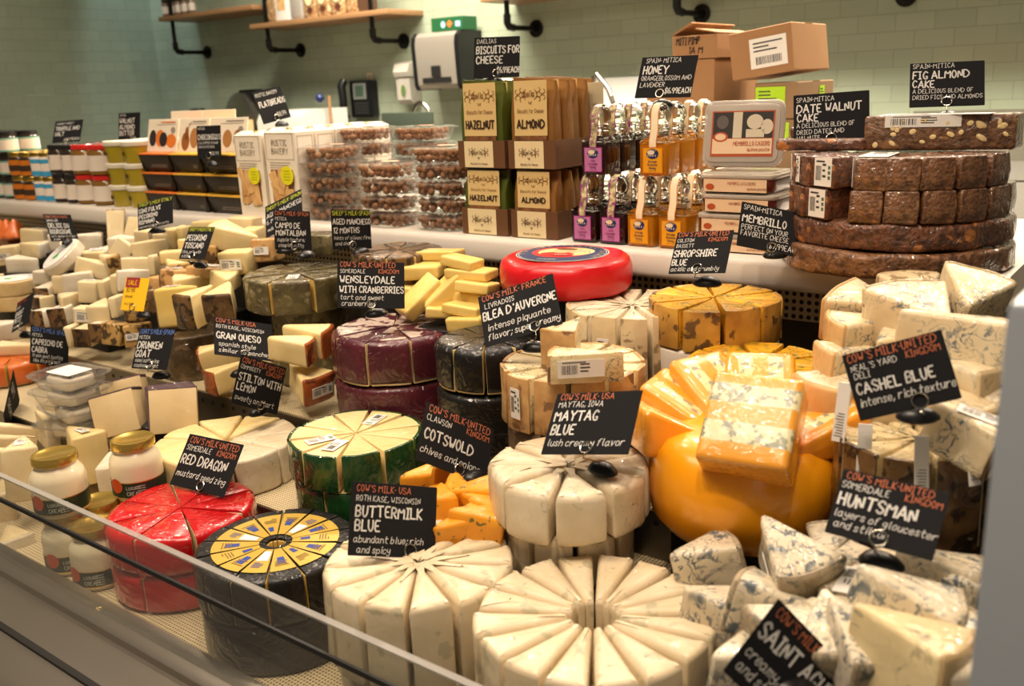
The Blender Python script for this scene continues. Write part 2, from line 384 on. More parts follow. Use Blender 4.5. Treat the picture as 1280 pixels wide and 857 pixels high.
# ------------------------------------------------------------------ hand lettering (strokes on a 4 x 6 grid; letters a,b after the column mean below the line)
GL = dict(A="00,26,40;12,32",B="00,06,26,35,34,23,03;23,32,31,20,00",C="35,26,16,04,02,10,20,31",D="00,06,26,44,42,20,00",E="36,06,00,30;03,23",F="36,06,00;03,23",G="35,26,16,04,02,10,30,32,22",H="00,06;36,30;03,33",I="06,26;16,10;00,20",J="36,32,20,10,01",K="00,06;36,03,30",L="06,00,30",M="00,06,23,46,40",N="00,06,30,36",O="16,04,02,10,20,32,34,26,16",P="00,06,26,35,34,23,03",Q="16,04,02,10,20,32,34,26,16;21,30",R="00,06,26,35,34,23,03;13,30",S="35,26,16,05,04,32,31,20,10,01",T="06,46;26,20",U="06,02,10,20,32,36",V="06,20,46",W="06,10,23,30,46",X="06,30;36,00",Y="06,23,46;23,20",Z="06,36,00,30",
 a="33,24,14,03,01,10,20,32;34,31,40",b="06,00;03,24,33,31,20,00",c="33,24,14,03,01,10,20,31",d="33,24,14,03,01,10,20,32;36,30",e="02,32,33,24,14,03,01,10,20,31",f="36,26,15,10;04,24",g="33,24,14,03,02,11,21,32;34,3a,2b,1b,0a",h="06,00;03,24,33,30",i="14,10;15,16",j="24,2a,1b,0a;25,26",k="06,00;34,02,30",l="16,11,20",m="04,00;03,14,23,20;23,34,43,40",n="04,00;03,24,33,30",o="14,03,01,10,20,31,33,24,14",p="04,0b;03,24,33,31,20,01",q="33,24,14,03,01,10,20,31;34,3b",r="04,00;02,14,34",s="33,24,14,03,31,20,10,01",t="16,11,20,30;04,34",u="04,01,10,20,32;34,30",v="04,10,34",w="04,10,23,30,44",x="04,30;34,00",y="04,02,11,32;34,3a,2b,1b,0a",z="04,34,00,30")
GL.update({'0':"16,04,02,10,20,32,34,26,16",'1':"05,16,10",'2':"05,16,26,35,34,00,30",'3':"06,36,13,23,32,31,20,10,01",'4':"26,02,32;26,20",'5':"36,06,04,24,33,31,20,00",'6':"26,04,01,10,20,31,32,23,03",'7':"06,36,10",'8':"13,04,05,16,26,35,34,23,13,02,01,10,20,31,32,23",'9':"33,13,04,05,16,26,35,33,20",'.':"00,01",',':"11,0a",'-':"03,23",'*':"03,13","'":"16,15",';':"13,14;11,0a",':':"11,12;14,15",'$':"35,26,16,05,04,32,31,20,10,01;17,1a",'!':"16,12;10,11",'&':"30,04,05,16,25,01,10,20,32"})
def glyph(ch):
    out = []
    for part in GL[ch].split(';'):
        pts = [(int(q[0]), int(q[1]) if q[1].isdigit() else -(ord(q[1])-96)) for q in part.split(',')]
        if len(pts) > 3:                      # soften corners as a marker does
            sm = [pts[0]]
            for i in range(len(pts)-1):
                a, b = pts[i], pts[i+1]
                sm += [(a[0]*.78+b[0]*.22, a[1]*.78+b[1]*.22), (a[0]*.22+b[0]*.78, a[1]*.22+b[1]*.78)]
            pts = sm+[pts[-1]]
        out.append(pts)
    return out
def text_width(s): return sum((max(p[0] for g in glyph(c) for p in g)+1.35) if c in GL else 2.2 for c in s)-1.35
def letter(mb, s, x, y, h, wmax=None, stroke=.13, slant=0, jit=.25, z=.0004, rnd=random.Random(3), align=0, mi=0):
    """write s with cap height h, baseline left at x,y"""
    u = h/6; W_ = text_width(s)*u; sx = min(1, wmax/W_) if wmax and W_ > 0 else 1
    if align: x = x - W_*sx*align
    t = h*stroke/2
    for c in s:
        if c not in GL: x += 2.2*u*sx; continue
        dy = rnd.uniform(-jit, jit)*u; k = rnd.uniform(-.05, .05); g = glyph(c)
        for pl in g:
            P = [(x+(px+slant*py+k*py)*u*sx, y+dy+py*u) for px, py in pl]
            for i in range(len(P)-1):
                a, b = Vector(P[i]), Vector(P[i+1]); d = b-a
                if d.length < 1e-7: continue
                d.normalize(); nn = Vector((-d.y, d.x))*t; e = d*t*.6
                q = [a-e-nn, b+e-nn, b+e+nn, a-e+nn]
                mb.add([(p.x, p.y, z) for p in q], [(0,1,2,3)], mi)
        x += (max(p[0] for pl in g for p in pl)+1.35)*u*sx
M_card = mat('slate_card', (30,30,32), .8, spec=.15)
M_chalk = mat('chalk_white', (222,220,214), .8); M_orange = mat('chalk_orange', (204,116,78), .8); M_green = mat('chalk_yellow_green', (205,214,60), .8); M_blue = mat('chalk_blue', (104,138,214), .8); M_redink = mat('chalk_red', (168,52,40), .8)
M_wire = mat('clip_wire', (196,190,176), .25, 1)
M_yellowcard = mat('yellow_card', (244,190,30), .6); M_wine = mat('wine_red_ink', (150,40,42), .7); M_ink = mat('dark_ink', (50,32,26), .8)
INK = dict(w=M_chalk, o=M_orange, g=M_green, b=M_blue, r=M_redink, k=M_ink, n=M_wine, y=M_yellowcard)
def base_mesh():
    b = MB(); n = 20; rr = []
    for f, z in ((.86,0),(1,.0025),(.98,.005),(.72,.0105),(.30,.0135)):
        rr.append([(.0205*f*cos(2*pi*i/n)*(1+.12*cos(2*pi*i/n)), .0135*f*sin(2*pi*i/n), z) for i in range(n)])
    b.rings(rr); return b.mesh('sign_base', M_black)
BASE_ME = base_mesh()
def solve_card(TL, TR, BL, y, k):
    """pose of a w:h = k card whose corners are seen at three pixels, its centre near depth y"""
    cx = (TR[0]+BL[0])/2; cy = (TR[1]+BL[1])/2
    c = at(cx, cy, y=y); s = scale_at(c); vd = (c-EYE).normalized()
    rr = (RT - vd*RT.dot(vd)).normalized(); uu = rr.cross(vd)
    A = ((TR[0]-TL[0])/s, -(TR[1]-TL[1])/s); B = ((TL[0]-BL[0])/s, -(TL[1]-BL[1])/s)
    # undo the off-axis stretch of the picture
    def und(v):
        cosr = vd.dot(FW); r = Vector(((cx-640), -(cy-428.5))); 
        if r.length < 1: return Vector(v)
        r.normalize(); v = Vector(v); rad = v.dot(r); return v + r*rad*(cosr-1)
    A, B = und(A), und(B); dot = A.dot(B)
    p = k*k*B.length_squared - A.length_squared
    u = (-p+sqrt(p*p+4*k*k*dot*dot))/(2*k*k); bz = sqrt(max(u, 1e-9)); az = -dot/bz
    if u < 1e-7: bz = .0; az = sqrt(max(0, p))
    b3 = rr*B.x+uu*B.y+vd*bz; a3 = rr*A.x+uu*A.y+vd*az
    return c, a3, b3
def sign(lines, TL, TR, BL, y, label, k=1.4, base=None, card=None, ring=True, frac=.5, group='black chalk price signs', drop=.02, ring_at=None):
    c, a3, b3 = solve_card(TL, TR, BL, y, k)
    wd, ht = a3.length, b3.length; X = a3.normalized(); Y = (b3 - X*b3.dot(X)).normalized(); Z = X.cross(Y)
    Mx = Matrix((X, Y, Z)).transposed().to_4x4(); Mx.translation = c
    clip = Mx @ Vector(((ring_at if ring_at is not None else 0)*wd, -ht*.40, .0016))
    if base is None: bp = Vector((clip.x-Z.x*.008, clip.y-Z.y*.008, (Mx @ Vector((0,-ht/2,0))).z-drop))
    else: bp = at(base[0], base[1], y=y + (base[2] if len(base) > 2 else 0))
    root = thing('price_sign', label, 'price sign', bp, (0,0,0), group)
    inv = Matrix.Translation(-bp)
    cm = MB(); cm.prism(rect(wd, ht, .0012, 2), -.0008, 0, .0002, 1)
    card_o = cm.obj('sign_card', card or M_card, root, smooth=False); card_o.matrix_local = inv @ Mx
    by = {}
    for ln in lines:                           # (text, x fraction, baseline fraction from top, cap height fraction, ink, style)
        if ln[0] == '#':
            quad(by.setdefault(ln[5], MB()), -wd/2+ln[1]*wd, -wd/2+ln[3]*wd, ht/2-ln[4]*ht, ht/2-ln[2]*ht, .0002); continue
        txt, fx, fy, fh, ink = ln[:5]; st = ln[5] if len(ln) > 5 else ''
        mb = by.setdefault(ink, MB()); wmax = (.97-fx)*wd
        letter(mb, txt, -wd/2+(fx+.012)*wd, ht/2-fy*ht, fh*ht*.90, min(wmax, .93*text_width(txt)*fh*ht*.9/6), .165 if 'B' in st else .105, .18 if 's' in st else .03)
    for ink, mb in by.items(): mb.obj('lettering', INK[ink], card_o, smooth=False)
    if ring:
        r = MB(); R = .0072
        pts = [clip + X*R*cos(a) + Y*R*sin(a) - bp for a in [2*pi*i/20 for i in range(20)]]
        r.tube(pts, .0011, 6, closed=True)
        foot = Vector((0,0,.012)); r.tube([clip - Y*R - bp, clip - Y*(R+.006) - bp, (clip - Y*(R+.006) - bp)*.4+foot*.6, foot], .0010, 6)
        r.obj('clip', M_wire, root)
    bo = link('sign_base', BASE_ME, root); bo.rotation_euler = (0, 0, atan2(X.y, X.x)+random.uniform(-.4,.4))
    return root
U = "COW'S MILK*UNITED"
def signs():
    sign([("COW'S MILK* USA",.05,.13,.10,'o'),("ROTH KASE, WISCONSIN",.05,.26,.085,'w'),("..",.385,.155,.03,'w'),("BUTTERMILK",.05,.47,.16,'w','B'),("BLUE",.05,.66,.16,'w','B'),("abundant blue; rich",.04,.82,.10,'w','s'),("and spicy",.08,.96,.10,'w','s')], (440,602),(548,607),(437,693),.69, 'black price sign reading "abundant blue; rich and spicy" on the front pale wheel', base=(517,712), k=1.3, ring_at=.2)
    sign([("COW'S MILK* USA",.05,.12,.11,'o'),("MAYTAG, IOWA",.05,.24,.10,'w'),("MAYTAG",.04,.46,.17,'w','B'),("BLUE",.04,.68,.17,'w','B'),("lush creamy flavor",.03,.87,.12,'w','s')], (695,490),(803,488),(675,568),.84, 'black price sign reading "lush creamy flavor" on the two tier ring of white wedges', base=(752,590), ring_at=.02)
    sign([(U,.04,.14,.13,'o'),("KINGDOM",.60,.27,.11,'o'),("CLAWSON",.03,.29,.11,'w'),("COTSWOLD",.04,.60,.19,'w','B'),("chives and onions",.02,.84,.13,'w','s')], (534,502),(620,536),(521,573),.88, 'black price sign reading "chives and onions" tilted over the orange flecked wedges', base=(592,600), ring_at=.1)
    sign([("COW'S MILK* FRANCE",.04,.13,.12,'o'),("LIVRADOIS",.06,.28,.10,'w'),("BLEA D'AUVERGNE",.02,.50,.17,'w','B'),("intense piquante",.05,.72,.13,'w','s'),("flavor; super creamy",.04,.90,.13,'w','s')], (596,371),(691,341),(607,434),.985, 'black price sign reading "intense piquante flavor" in front of the red wheel', base=(668,438), ring_at=.16)
    sign([(U,.03,.12,.12,'o'),("KINGDOM",.60,.25,.10,'o'),("SOMERDALE",.03,.25,.09,'w'),("WENSLEYDALE",.03,.46,.16,'w','B'),("WITH CRANBERRIES",.02,.67,.15,'w','B'),("tart and sweet",.03,.82,.11,'w','s'),("cranberries",.05,.95,.11,'w','s')], (422,326),(506,328),(422,384),1.08, 'black price sign reading "tart and sweet cranberries" on the purple waxed wheel', base=(469,395))
    sign([(U,.03,.14,.13,'o'),("KINGDOM",.60,.27,.11,'o'),("NEAL'S YARD",.04,.28,.10,'w'),("DELI",.05,.40,.10,'w'),("CASHEL BLUE",.04,.62,.17,'w','B'),("intense, rich texture",.03,.81,.13,'w','s')], (1050,443),(1176,413),(1074,527),.88, 'black price sign reading "intense, rich texture" leaning on the right blue cheese pile', base=(1144,525), ring_at=.12)
    sign([(U,.04,.14,.12,'o'),("KINGDOM",.62,.27,.11,'o'),("SOMERDALE",.02,.28,.11,'w'),("HUNTSMAN",.03,.54,.20,'w','B'),("layers of gloucester",.02,.72,.12,'w','s'),("and stilton",.05,.88,.12,'w','s')], (1055,581),(1188,619),(1028,662),.78, 'black price sign reading "layers of gloucester and stilton" above the front right crumbled blue pile', base=(1098,707))
    sign([("COW'S MILK*FRANCE",.05,.16,.13,'o'),("SAINT AGUR",.03,.45,.21,'w','B'),("creamy, smooth",.04,.70,.14,'w','s'),("and strong",.05,.88,.14,'w','s')], (978,748),(1070,850),(906,834),.64, 'black price sign cut by the bottom edge of the photo in the front blue pile', base=(985,865))
    sign([(U,.05,.16,.13,'o'),("KINGDOM",.60,.30,.11,'o'),("SOMERDALE",.04,.30,.11,'w'),("RED DRAGON",.03,.56,.19,'w','B'),("mustard seed zing",.03,.80,.13,'w','s')], (236,541),(304,555),(212,606),.80, 'black price sign reading "mustard seed zing" on the red waxed wheel', base=(263,627), ring_at=.05)
    sign([(U,.04,.15,.12,'o'),("KINGDOM",.58,.27,.10,'o'),("COMMODITY",.03,.27,.09,'w'),("STILTON WITH",.03,.50,.16,'w','B'),("LEMON",.03,.70,.16,'w','B'),("sweety and tart",.03,.90,.12,'w','s')], (302,443),(359,459),(290,503),.98, 'black price sign reading "sweety and tart" on the white half wheel', base=(322,518), k=1.25, ring_at=.1)
    sign([("COW'S MILK*USA",.03,.14,.12,'o'),("ROTH KASE, WISCONSIN",.03,.29,.10,'w'),("GRAN QUESO",.03,.56,.18,'w','B'),("spanish style",.06,.75,.12,'w','s'),("similar to manchego",.06,.91,.12,'w','s')], (267,395),(341,405),(269,442),1.02, 'black price sign reading "spanish style" over the orange rinded wedges', base=(300,470))
    sign([("COW'S MILK-SPAIN",.03,.13,.11,'o'),("MITICA",.03,.26,.09,'w'),("CAMPO DE",.03,.45,.15,'w','B'),("MONTALBAN",.03,.64,.15,'w','B'),("supple texture;",.05,.79,.10,'w','s'),("complex nutty",.08,.93,.10,'w','s')], (342,262),(388,264),(344,311),1.16, 'black price sign reading "supple texture; complex nutty" on the olive green wedge wheel', base=(382,322), k=1.1)
    sign([("SHEEP'S MILK-SPAIN",.03,.18,.12,'g'),("AGED MANCHEGO",.03,.42,.15,'w'),("6 MONTHS",.03,.62,.15,'w'),("mild",.05,.85,.11,'w','s')], (331,258),(377,236),(332,297),1.24, 'black price sign with yellow heading half hidden behind another sign by the bakery boxes', base=(356,316), k=1.2)
    sign([("SHEEP'S MILK-SPAIN",.02,.14,.12,'g'),("AGED MANCHEGO",.02,.37,.15,'w','B'),("12 MONTHS",.03,.59,.15,'w','B'),("hints of olives; firm",.04,.76,.10,'w','s'),("and sharp",.06,.90,.10,'w','s')], (414,262),(463,262),(416,311),1.24, 'black price sign reading "hints of olives; firm" under the truffle tubs', base=(451,318), k=1.15)
    sign([(U,.03,.12,.12,'o'),("KINGDOM",.58,.25,.10,'o'),("COLSTON",.03,.25,.09,'w'),("BASSETT",.03,.38,.09,'w'),("SHROPSHIRE",.02,.60,.17,'w','B'),("BLUE",.02,.80,.15,'w','B'),("acidic and crumbly",.02,.94,.11,'w','s')], (846,290),(917,287),(835,343),1.16, 'black price sign reading "acidic and crumbly" on the tan rinded wheel', base=(882,357), k=1.3)
    sign([("SPAIN-MITICA",.03,.16,.12,'w'),("MEMBRILLO",.03,.43,.18,'w','B'),("PERFECT ON YOUR",.03,.60,.12,'w'),("FAVORITE CHEESE",.03,.74,.12,'w'),("$7.99EACH",.50,.92,.13,'w')], (927,252),(1005,266),(921,307),1.34, 'black price sign reading "perfect on your favorite cheese" in front of the quince tubs', base=(968,322), ring_at=.05)
    sign([("SPAIN*MITICA",.03,.15,.10,'w'),("DATE WALNUT",.03,.36,.17,'w','B'),("CAKE",.04,.54,.16,'w','B'),("A DELICIOUS BLEND OF",.03,.66,.095,'w'),("DRIED DATES AND",.03,.79,.095,'w'),("WALNUTS",.03,.91,.095,'w')], (990,121),(1085,111),(993,184),1.46, 'black price sign reading "dried dates and walnuts" on the left of the fruit cakes', base=(1033,190))
    sign([("SPAIN-MITICA",.03,.13,.11,'w'),("FIG ALMOND",.03,.36,.18,'w','B'),("CAKE",.03,.56,.17,'w','B'),("A DELICIOUS BLEND OF",.03,.69,.10,'w'),("DRIED FIGS AND ALMONDS",.03,.83,.10,'w')], (1135,82),(1229,73),(1138,137),1.58, 'black price sign reading "dried figs and almonds" at the very top of the cake stack', base=(1183,150))
    sign([("SPAIN* MITICA",.08,.15,.12,'w'),("HONEY",.06,.42,.21,'w','B'),("ORANGEBLOSSOM AND",.05,.58,.12,'w'),("LAVENDER",.05,.74,.12,'w'),("$6.99EACH",.52,.90,.14,'w','B')], (802,72),(872,68),(793,124),1.49, 'black price sign reading "honey" on the bottles beside the cartons', base=(827,134), ring_at=-.05)
    sign([("DAELIAS",.05,.15,.11,'w'),("BISCUITS FOR",.04,.40,.19,'w','B'),("CHEESE",.04,.64,.19,'w','B'),("$6.99EACH",.50,.88,.15,'w','B')], (593,47),(650,45),(592,98),1.50, 'black price sign reading "biscuits for cheese" above the bagged biscuits', base=(616,104), k=1.15)
    sign([("RUSTIC BAKERY",.04,.18,.11,'w'),("FLATBREADS",.06,.50,.18,'w','B'),("$8.99",.55,.88,.14,'w')], (316,115),(351,107),(329,155),1.56, 'small black price sign reading "flatbreads" tilted on the white boxes', base=(352,158), k=1.1)
    sign([("MITICA",.05,.12,.08,'w'),("CHOCOHIGOS",.04,.42,.17,'w','B'),("FIGS DIPPED IN DARK",.04,.56,.08,'w'),("CHOCOLATE EACH",.04,.68,.08,'w'),("$10.99",.55,.90,.12,'w')], (246,157),(276,157),(246,198),1.415, 'black price sign reading "figs dipped in dark" against the fig boxes', base=None, k=1.0)
    sign([("MITICA",.05,.12,.08,'w'),("WALNUT",.04,.36,.18,'w','B'),("ALMOND",.04,.58,.18,'w','B'),("BUTTER",.04,.80,.18,'w','B'),("$7.99",.55,.95,.10,'w')], (149,141),(176,141),(147,176),1.56, 'black price sign reading "walnut almond butter" above the red lidded jars', base=(160,182), k=1.0)
    sign([("GOURMET MARKET",.06,.18,.10,'w'),("TRUFFLE AND",.05,.44,.18,'w','B'),("SALT",.05,.68,.18,'w','B'),("$10.99EACH",.45,.92,.13,'w')], (70,151),(105,150),(64,178),1.56, 'black price sign reading "truffle and salt" leftmost of those above the jars', base=(82,184))
    sign([("COW'S MILK*FRANCE",.04,.14,.10,'o'),("JURAFLORE",.04,.28,.09,'w'),("DELICE DU",.05,.50,.17,'w','B'),("BOURGOGNE",.04,.72,.17,'w','B'),("soft, decadent triple",.04,.85,.09,'w','s'),("cream",.08,.96,.09,'w','s')], (54,267),(89,268),(64,301),1.22, 'black price sign reading "soft, decadent triple cream" at the far left behind the pile', base=(85,305), k=1.2)
    sign([("SHEEP'S MILK*ITALY",.03,.14,.13,'g'),("SINI FULVI",.03,.38,.16,'w','B'),("PECORINO",.03,.60,.16,'w','B'),("ROMANO",.03,.80,.16,'w','B'),("hard and pungent; salty",.03,.94,.09,'w','s')], (172,254),(216,245),(172,288),1.25, 'black price sign reading "hard and pungent" under the black chocolate boxes', base=(196,291))
    sign([("SHEEP'S MILK*ITALY",.04,.13,.11,'g'),("PECORINO",.05,.42,.18,'w','B'),("TOSCANO",.06,.66,.18,'w','B'),("firm, pale with",.05,.82,.10,'w','s'),("a bite",.07,.95,.10,'w','s')], (237,283),(269,284),(223,323),1.15, 'black price sign reading "firm, pale" standing on the pile in front of tan wedges', base=(251,334), k=1.1)
    sign([("#",.04,.0,.62,.30,'n'),("SALE",.12,.22,.15,'y','B'),("10.98",.10,.44,.16,'k'),("ROMANO",.10,.62,.08,'k'),("WAS 12.99",.12,.84,.08,'k')], (158,346),(187,348),(150,387),1.06, 'yellow sale card standing in the middle of the left pile', base=(180,396), k=.95, card=M_yellowcard, group=None)
    sign([("GOAT'S MILK-SPAIN",.03,.14,.12,'b'),("MITICA",.03,.27,.09,'w'),("CAPRICHO DE",.03,.48,.16,'w','B'),("CABRA",.03,.69,.16,'w','B'),("fresh goat tasting",.04,.82,.10,'w','s'),("like its pure self",.06,.95,.10,'w','s')], (39,407),(87,413),(38,453),.98, 'black price sign reading "fresh goat tasting" on the clear tubs', base=(80,464), k=1.3)
    sign([("GOAT'S MILK-SPAIN",.03,.14,.12,'b'),("MITICA",.04,.27,.09,'w'),("DRUNKEN",.03,.50,.18,'w','B'),("GOAT",.03,.71,.18,'w','B'),("semi soft wine",.05,.84,.10,'w','s'),("soaked weight",.05,.96,.10,'w','s')], (175,409),(219,411),(164,460),.98, 'black price sign reading "semi soft wine" on the purple rinded wedges', base=(201,472), k=1.1)
    sign([("COW'S MILK",.04,.14,.12,'r'),("HENRI",.05,.28,.09,'w'),("BARAT",.05,.52,.17,'w','B'),("PETIT",.05,.74,.17,'w','B'),("triple cream",.05,.92,.10,'w','s')], (22,378),(43,365),(14,416),.96, 'small black price sign turned sideways at the left edge by the mat', base=(33,421), k=1.2)
    sign([("SOFT",.1,.35,.18,'w'),("CREAM",.1,.7,.18,'w')], (16,462),(25,499),(5,519),.86, 'black price sign seen nearly edge on at the lower left edge', base=(32,540), k=1.2)
# ------------------------------------------------------------------ goods on the white ledge
FACE = (pi/2, 0, 0)                                   # print plane turned to face the aisle (-y)
def strokes(mb, pts, wd, z=.0003, mi=0):
    for i in range(len(pts)-1):
        a, b = Vector(pts[i]), Vector(pts[i+1]); d = b-a
        if d.length < 1e-7: continue
        d.normalize(); n = Vector((-d.y, d.x))*wd/2; e = d*wd*.3
        mb.add([(p.x, p.y, z) for p in (a-e-n, b+e-n, b+e+n, a-e+n)], [(0,1,2,3)], mi)
def ornament(mb, cx, cy, w, h, wd):
    """scrolled oval wreath"""
    for sx in (-1, 1):
        for sy in (-1, 1):
            for f in (.80, 1.25):
                pts = []
                for k in range(11):
                    a = k/10*4.2; r = (.17-.025*a)*w
                    pts.append((cx+sx*(f*.36*w - r*cos(a)*.75), cy+sy*((1.12-f*.5)*.45*h - r*sin(a)*.6)))
                strokes(mb, pts, wd)
    for k in range(3): strokes(mb, [(cx-.06*w+.06*w*k, cy-.42*h), (cx-.03*w+.03*w*k, cy-.58*h)], wd)
def oval(mb, cx, cy, a, b, n=24, z=.0003, mi=0):
    mb.add([(cx+a*cos(2*pi*i/n), cy+b*sin(2*pi*i/n), z) for i in range(n)], [tuple(range(n))], mi)
def quad(mb, x0, x1, y0, y1, z=.0002, mi=0):
    mb.add([(x0,y0,z),(x1,y0,z),(x1,y1,z),(x0,y1,z)], [(0,1,2,3)], mi)

M_kraft = mat('brown_carton', (104,70,42), .6, bump=.05); M_cream = mat('cream_label', (232,214,168), .55); M_brownink = mat('brown_ink', (122,78,34), .7); M_dkink = mat('dark_print', (58,40,24), .7)
M_bagb = mat('brown_bag_film', (134,92,44), .28, coat=.6, bump=.25, bscale=40); M_bagg = mat('green_bag_film', (74,84,26), .28, coat=.6, bump=.25, bscale=40)
M_baglab = mat('gold_cream_label', (224,196,134), .35, coat=.5, bump=.18, bscale=30); M_crumb = cheese('biscuit_crumb', (150,100,54), (90,54,30), rough=.8, wrap=.4, cscale=60)
def bag_meshes(w, h, d, film, word, f0):
    H0, HS = h*f0, h*(1-f0); hy = lambda q: H0+HS*q
    b = MB(); n = 8; rr = []
    for z, f in ((0,1),(.3*h,1.04),(.62*h,1.0),(.80*h,.62),(.90*h,.22),(1.0*h,.10)):
        rr.append([(x, y*f, z + (.004*sin(9*x/w) if z > .85*h else 0)) for x, y in rect(w, d, .006, 2)])
    b.rings(rr); b.rough(.0015, 45, 3); body = b.mesh('biscuit_bag', film)
    f = MB(); quad(f, -w*.38, w*.38, hy(.06), hy(.97), 0)
    lab = f.mesh('bag_label', M_baglab, False)
    p = MB(); ornament(p, 0, hy(.74), w*.66, HS*.27, .0012); letter(p, "daelia's", 0, hy(.705), HS*.10, w*.36, align=.5, jit=0)
    letter(p, "Biscuits for Cheese", 0, hy(.44), HS*.065, w*.6, align=.5, jit=0, stroke=.11); m1 = p.mesh('printing', M_brownink, False)
    q = MB(); letter(q, word, 0, hy(.19), HS*.13, w*.66, align=.5, jit=0, stroke=.24); m2 = q.mesh('flavor_word', M_dkink, False)
    c = MB(); c.prism(rect(w*.72, .002, .0004, 1), hy(-.02), hy(.055), .0003, 1); m3 = c.mesh('bag_window', M_crumb)
    return body, lab, m1, m2, m3
def bag(ms, label, loc, group, word):
    t = link('biscuit_bag', ms[0], None, loc); tag(t, label, 'bag of biscuits', group)
    yoff = -.0165
    l = link('bag_label', ms[1], t, (0, yoff-.003, 0), (radians(90-1), 0, 0)); l2 = link('printing', ms[2], l, (0,0,.0004)); l3 = link('flavor_word', ms[3], l, (0,0,.0004)); link('bag_window', ms[4], t, (0, yoff-.0012, 0))
    return t
def tray(x0, x1, y0, d, z, h, label):
    w = x1-x0; t = thing('display_carton', label, 'display box', ((x0+x1)/2, y0+d/2, z), (0,0,0), 'brown biscuit display cartons')
    b = MB(); k = .0022
    b.box(-w/2,w/2,-d/2,d/2,0,k); b.box(-w/2,w/2,-d/2,-d/2+k,k,h); b.box(-w/2,w/2,d/2-k,d/2,k,h); b.box(-w/2,-w/2+k,-d/2+k,d/2-k,k,h); b.box(w/2-k,w/2,-d/2+k,d/2-k,k,h)
    b.obj('carton_walls', M_kraft, t, smooth=False)
    f = MB(); quad(f, -w*.36, w*.26, .001, h-.001, 0); l = f.obj('carton_label', M_cream, t, (0,-d/2-.0006,0), FACE, False)
    p = MB(); ornament(p, -w*.05, h*.58, w*.40, h*.42, .0010); letter(p, "daelia's", -w*.05, h*.5, h*.15, w*.3, align=.5, jit=0); letter(p, "Biscuits for Cheese", -w*.05, h*.12, h*.075, w*.36, align=.5, jit=0); p.obj('printing', M_brownink, l, (0,0,.0004), smooth=False)
    return t
def daelia():
    y0 = 1.425
    cols = ((at(579,296,y=y0).x, at(636,299,y=y0).x, 'HAZELNUT', M_bagg, 'green'), (at(640,298,y=y0).x, at(698,303,y=y0).x, 'ALMOND', M_bagb, 'brown'))
    zt = [ZL+.001, at(660,211,y=y0).z]
    for ci, (xa, xb, word, film, colr) in enumerate(cols):
        w = xb-xa; MS = [bag_meshes(w*.90, .150, .0285, film, word, q) for q in (.40, .32)]
        for lv in (0, 1):
            where = 'upper' if lv else 'lower'
            d = .165; hh = .052
            tray(xa, xb-.001, y0, d, zt[lv], hh, f'brown display carton with cream oval label holding the {where} {colr} biscuit bags')
            nb = 5
            for k in range(nb):
                h = 1.0
                o = bag(MS[lv], f'{colr} biscuit bag reading "{word.lower()}", {["front one","second","third","fourth","rearmost"][k]} in the {where} carton', ((xa+xb)/2 + (.004 if k % 2 else -.002), y0+.0215+k*.0305, zt[lv]+.003), f'{colr} bags in the {where} carton', word)
                s = (zt[1]-zt[0]-.006)/.150 if lv == 0 else (at(670,97,y=y0).z-zt[1]-.004)/.150
                o.scale = (1, 1, s)
    # loose cream card standing behind the upper brown bags
    P = at(738,140,y=1.56); b = MB(); b.prism(rect(.055,.0035,.0006,1), -.075, .055, .0004, 1); o = b.obj('printed_card', mat('grey_cream_card', (196,184,150), .6), None, P, (0,0,.15)); tag(o, 'grey cream printed card standing beside the upper brown bags', 'card')
    f = MB(); ornament(f, 0, 0, .035, .05, .0008); f.obj('printing', M_brownink, o, (0,-.0022,0), FACE, False)
daelia()

# honey bottles
M_hglass = mat('bottle_glass', (250,250,244), .02, trans=1, ior=1.42)
def honeymat(name, c, d):
    m, t, b = nt(name); b.inputs['Base Color'].default_value = S(c); b.inputs['Roughness'].default_value = .04; b.inputs['Coat Weight'].default_value = .8
    b.inputs['Transmission Weight'].default_value = d; b.inputs['IOR'].default_value = 1.2; return m
M_amber = honeymat('amber_honey', (226,150,22), .55); M_lav = honeymat('dark_honey', (42,20,18), .1)
M_pink = mat('mauve_label', (190,120,170), .5); M_pinkb = mat('magenta_edge', (140,40,120), .5); M_gold = mat('amber_label', (232,164,20), .5); M_goldb = mat('orange_edge', (206,120,30), .5); M_navy = mat('navy_ink', (34,44,100), .6); M_ivory = mat('ivory_strip', (236,220,186), .55); M_floral = cheese('floral_strip', (214,206,150), (96,92,60), spot=(150,60,130), sscale=140, cscale=120, bump=0, wrap=0)
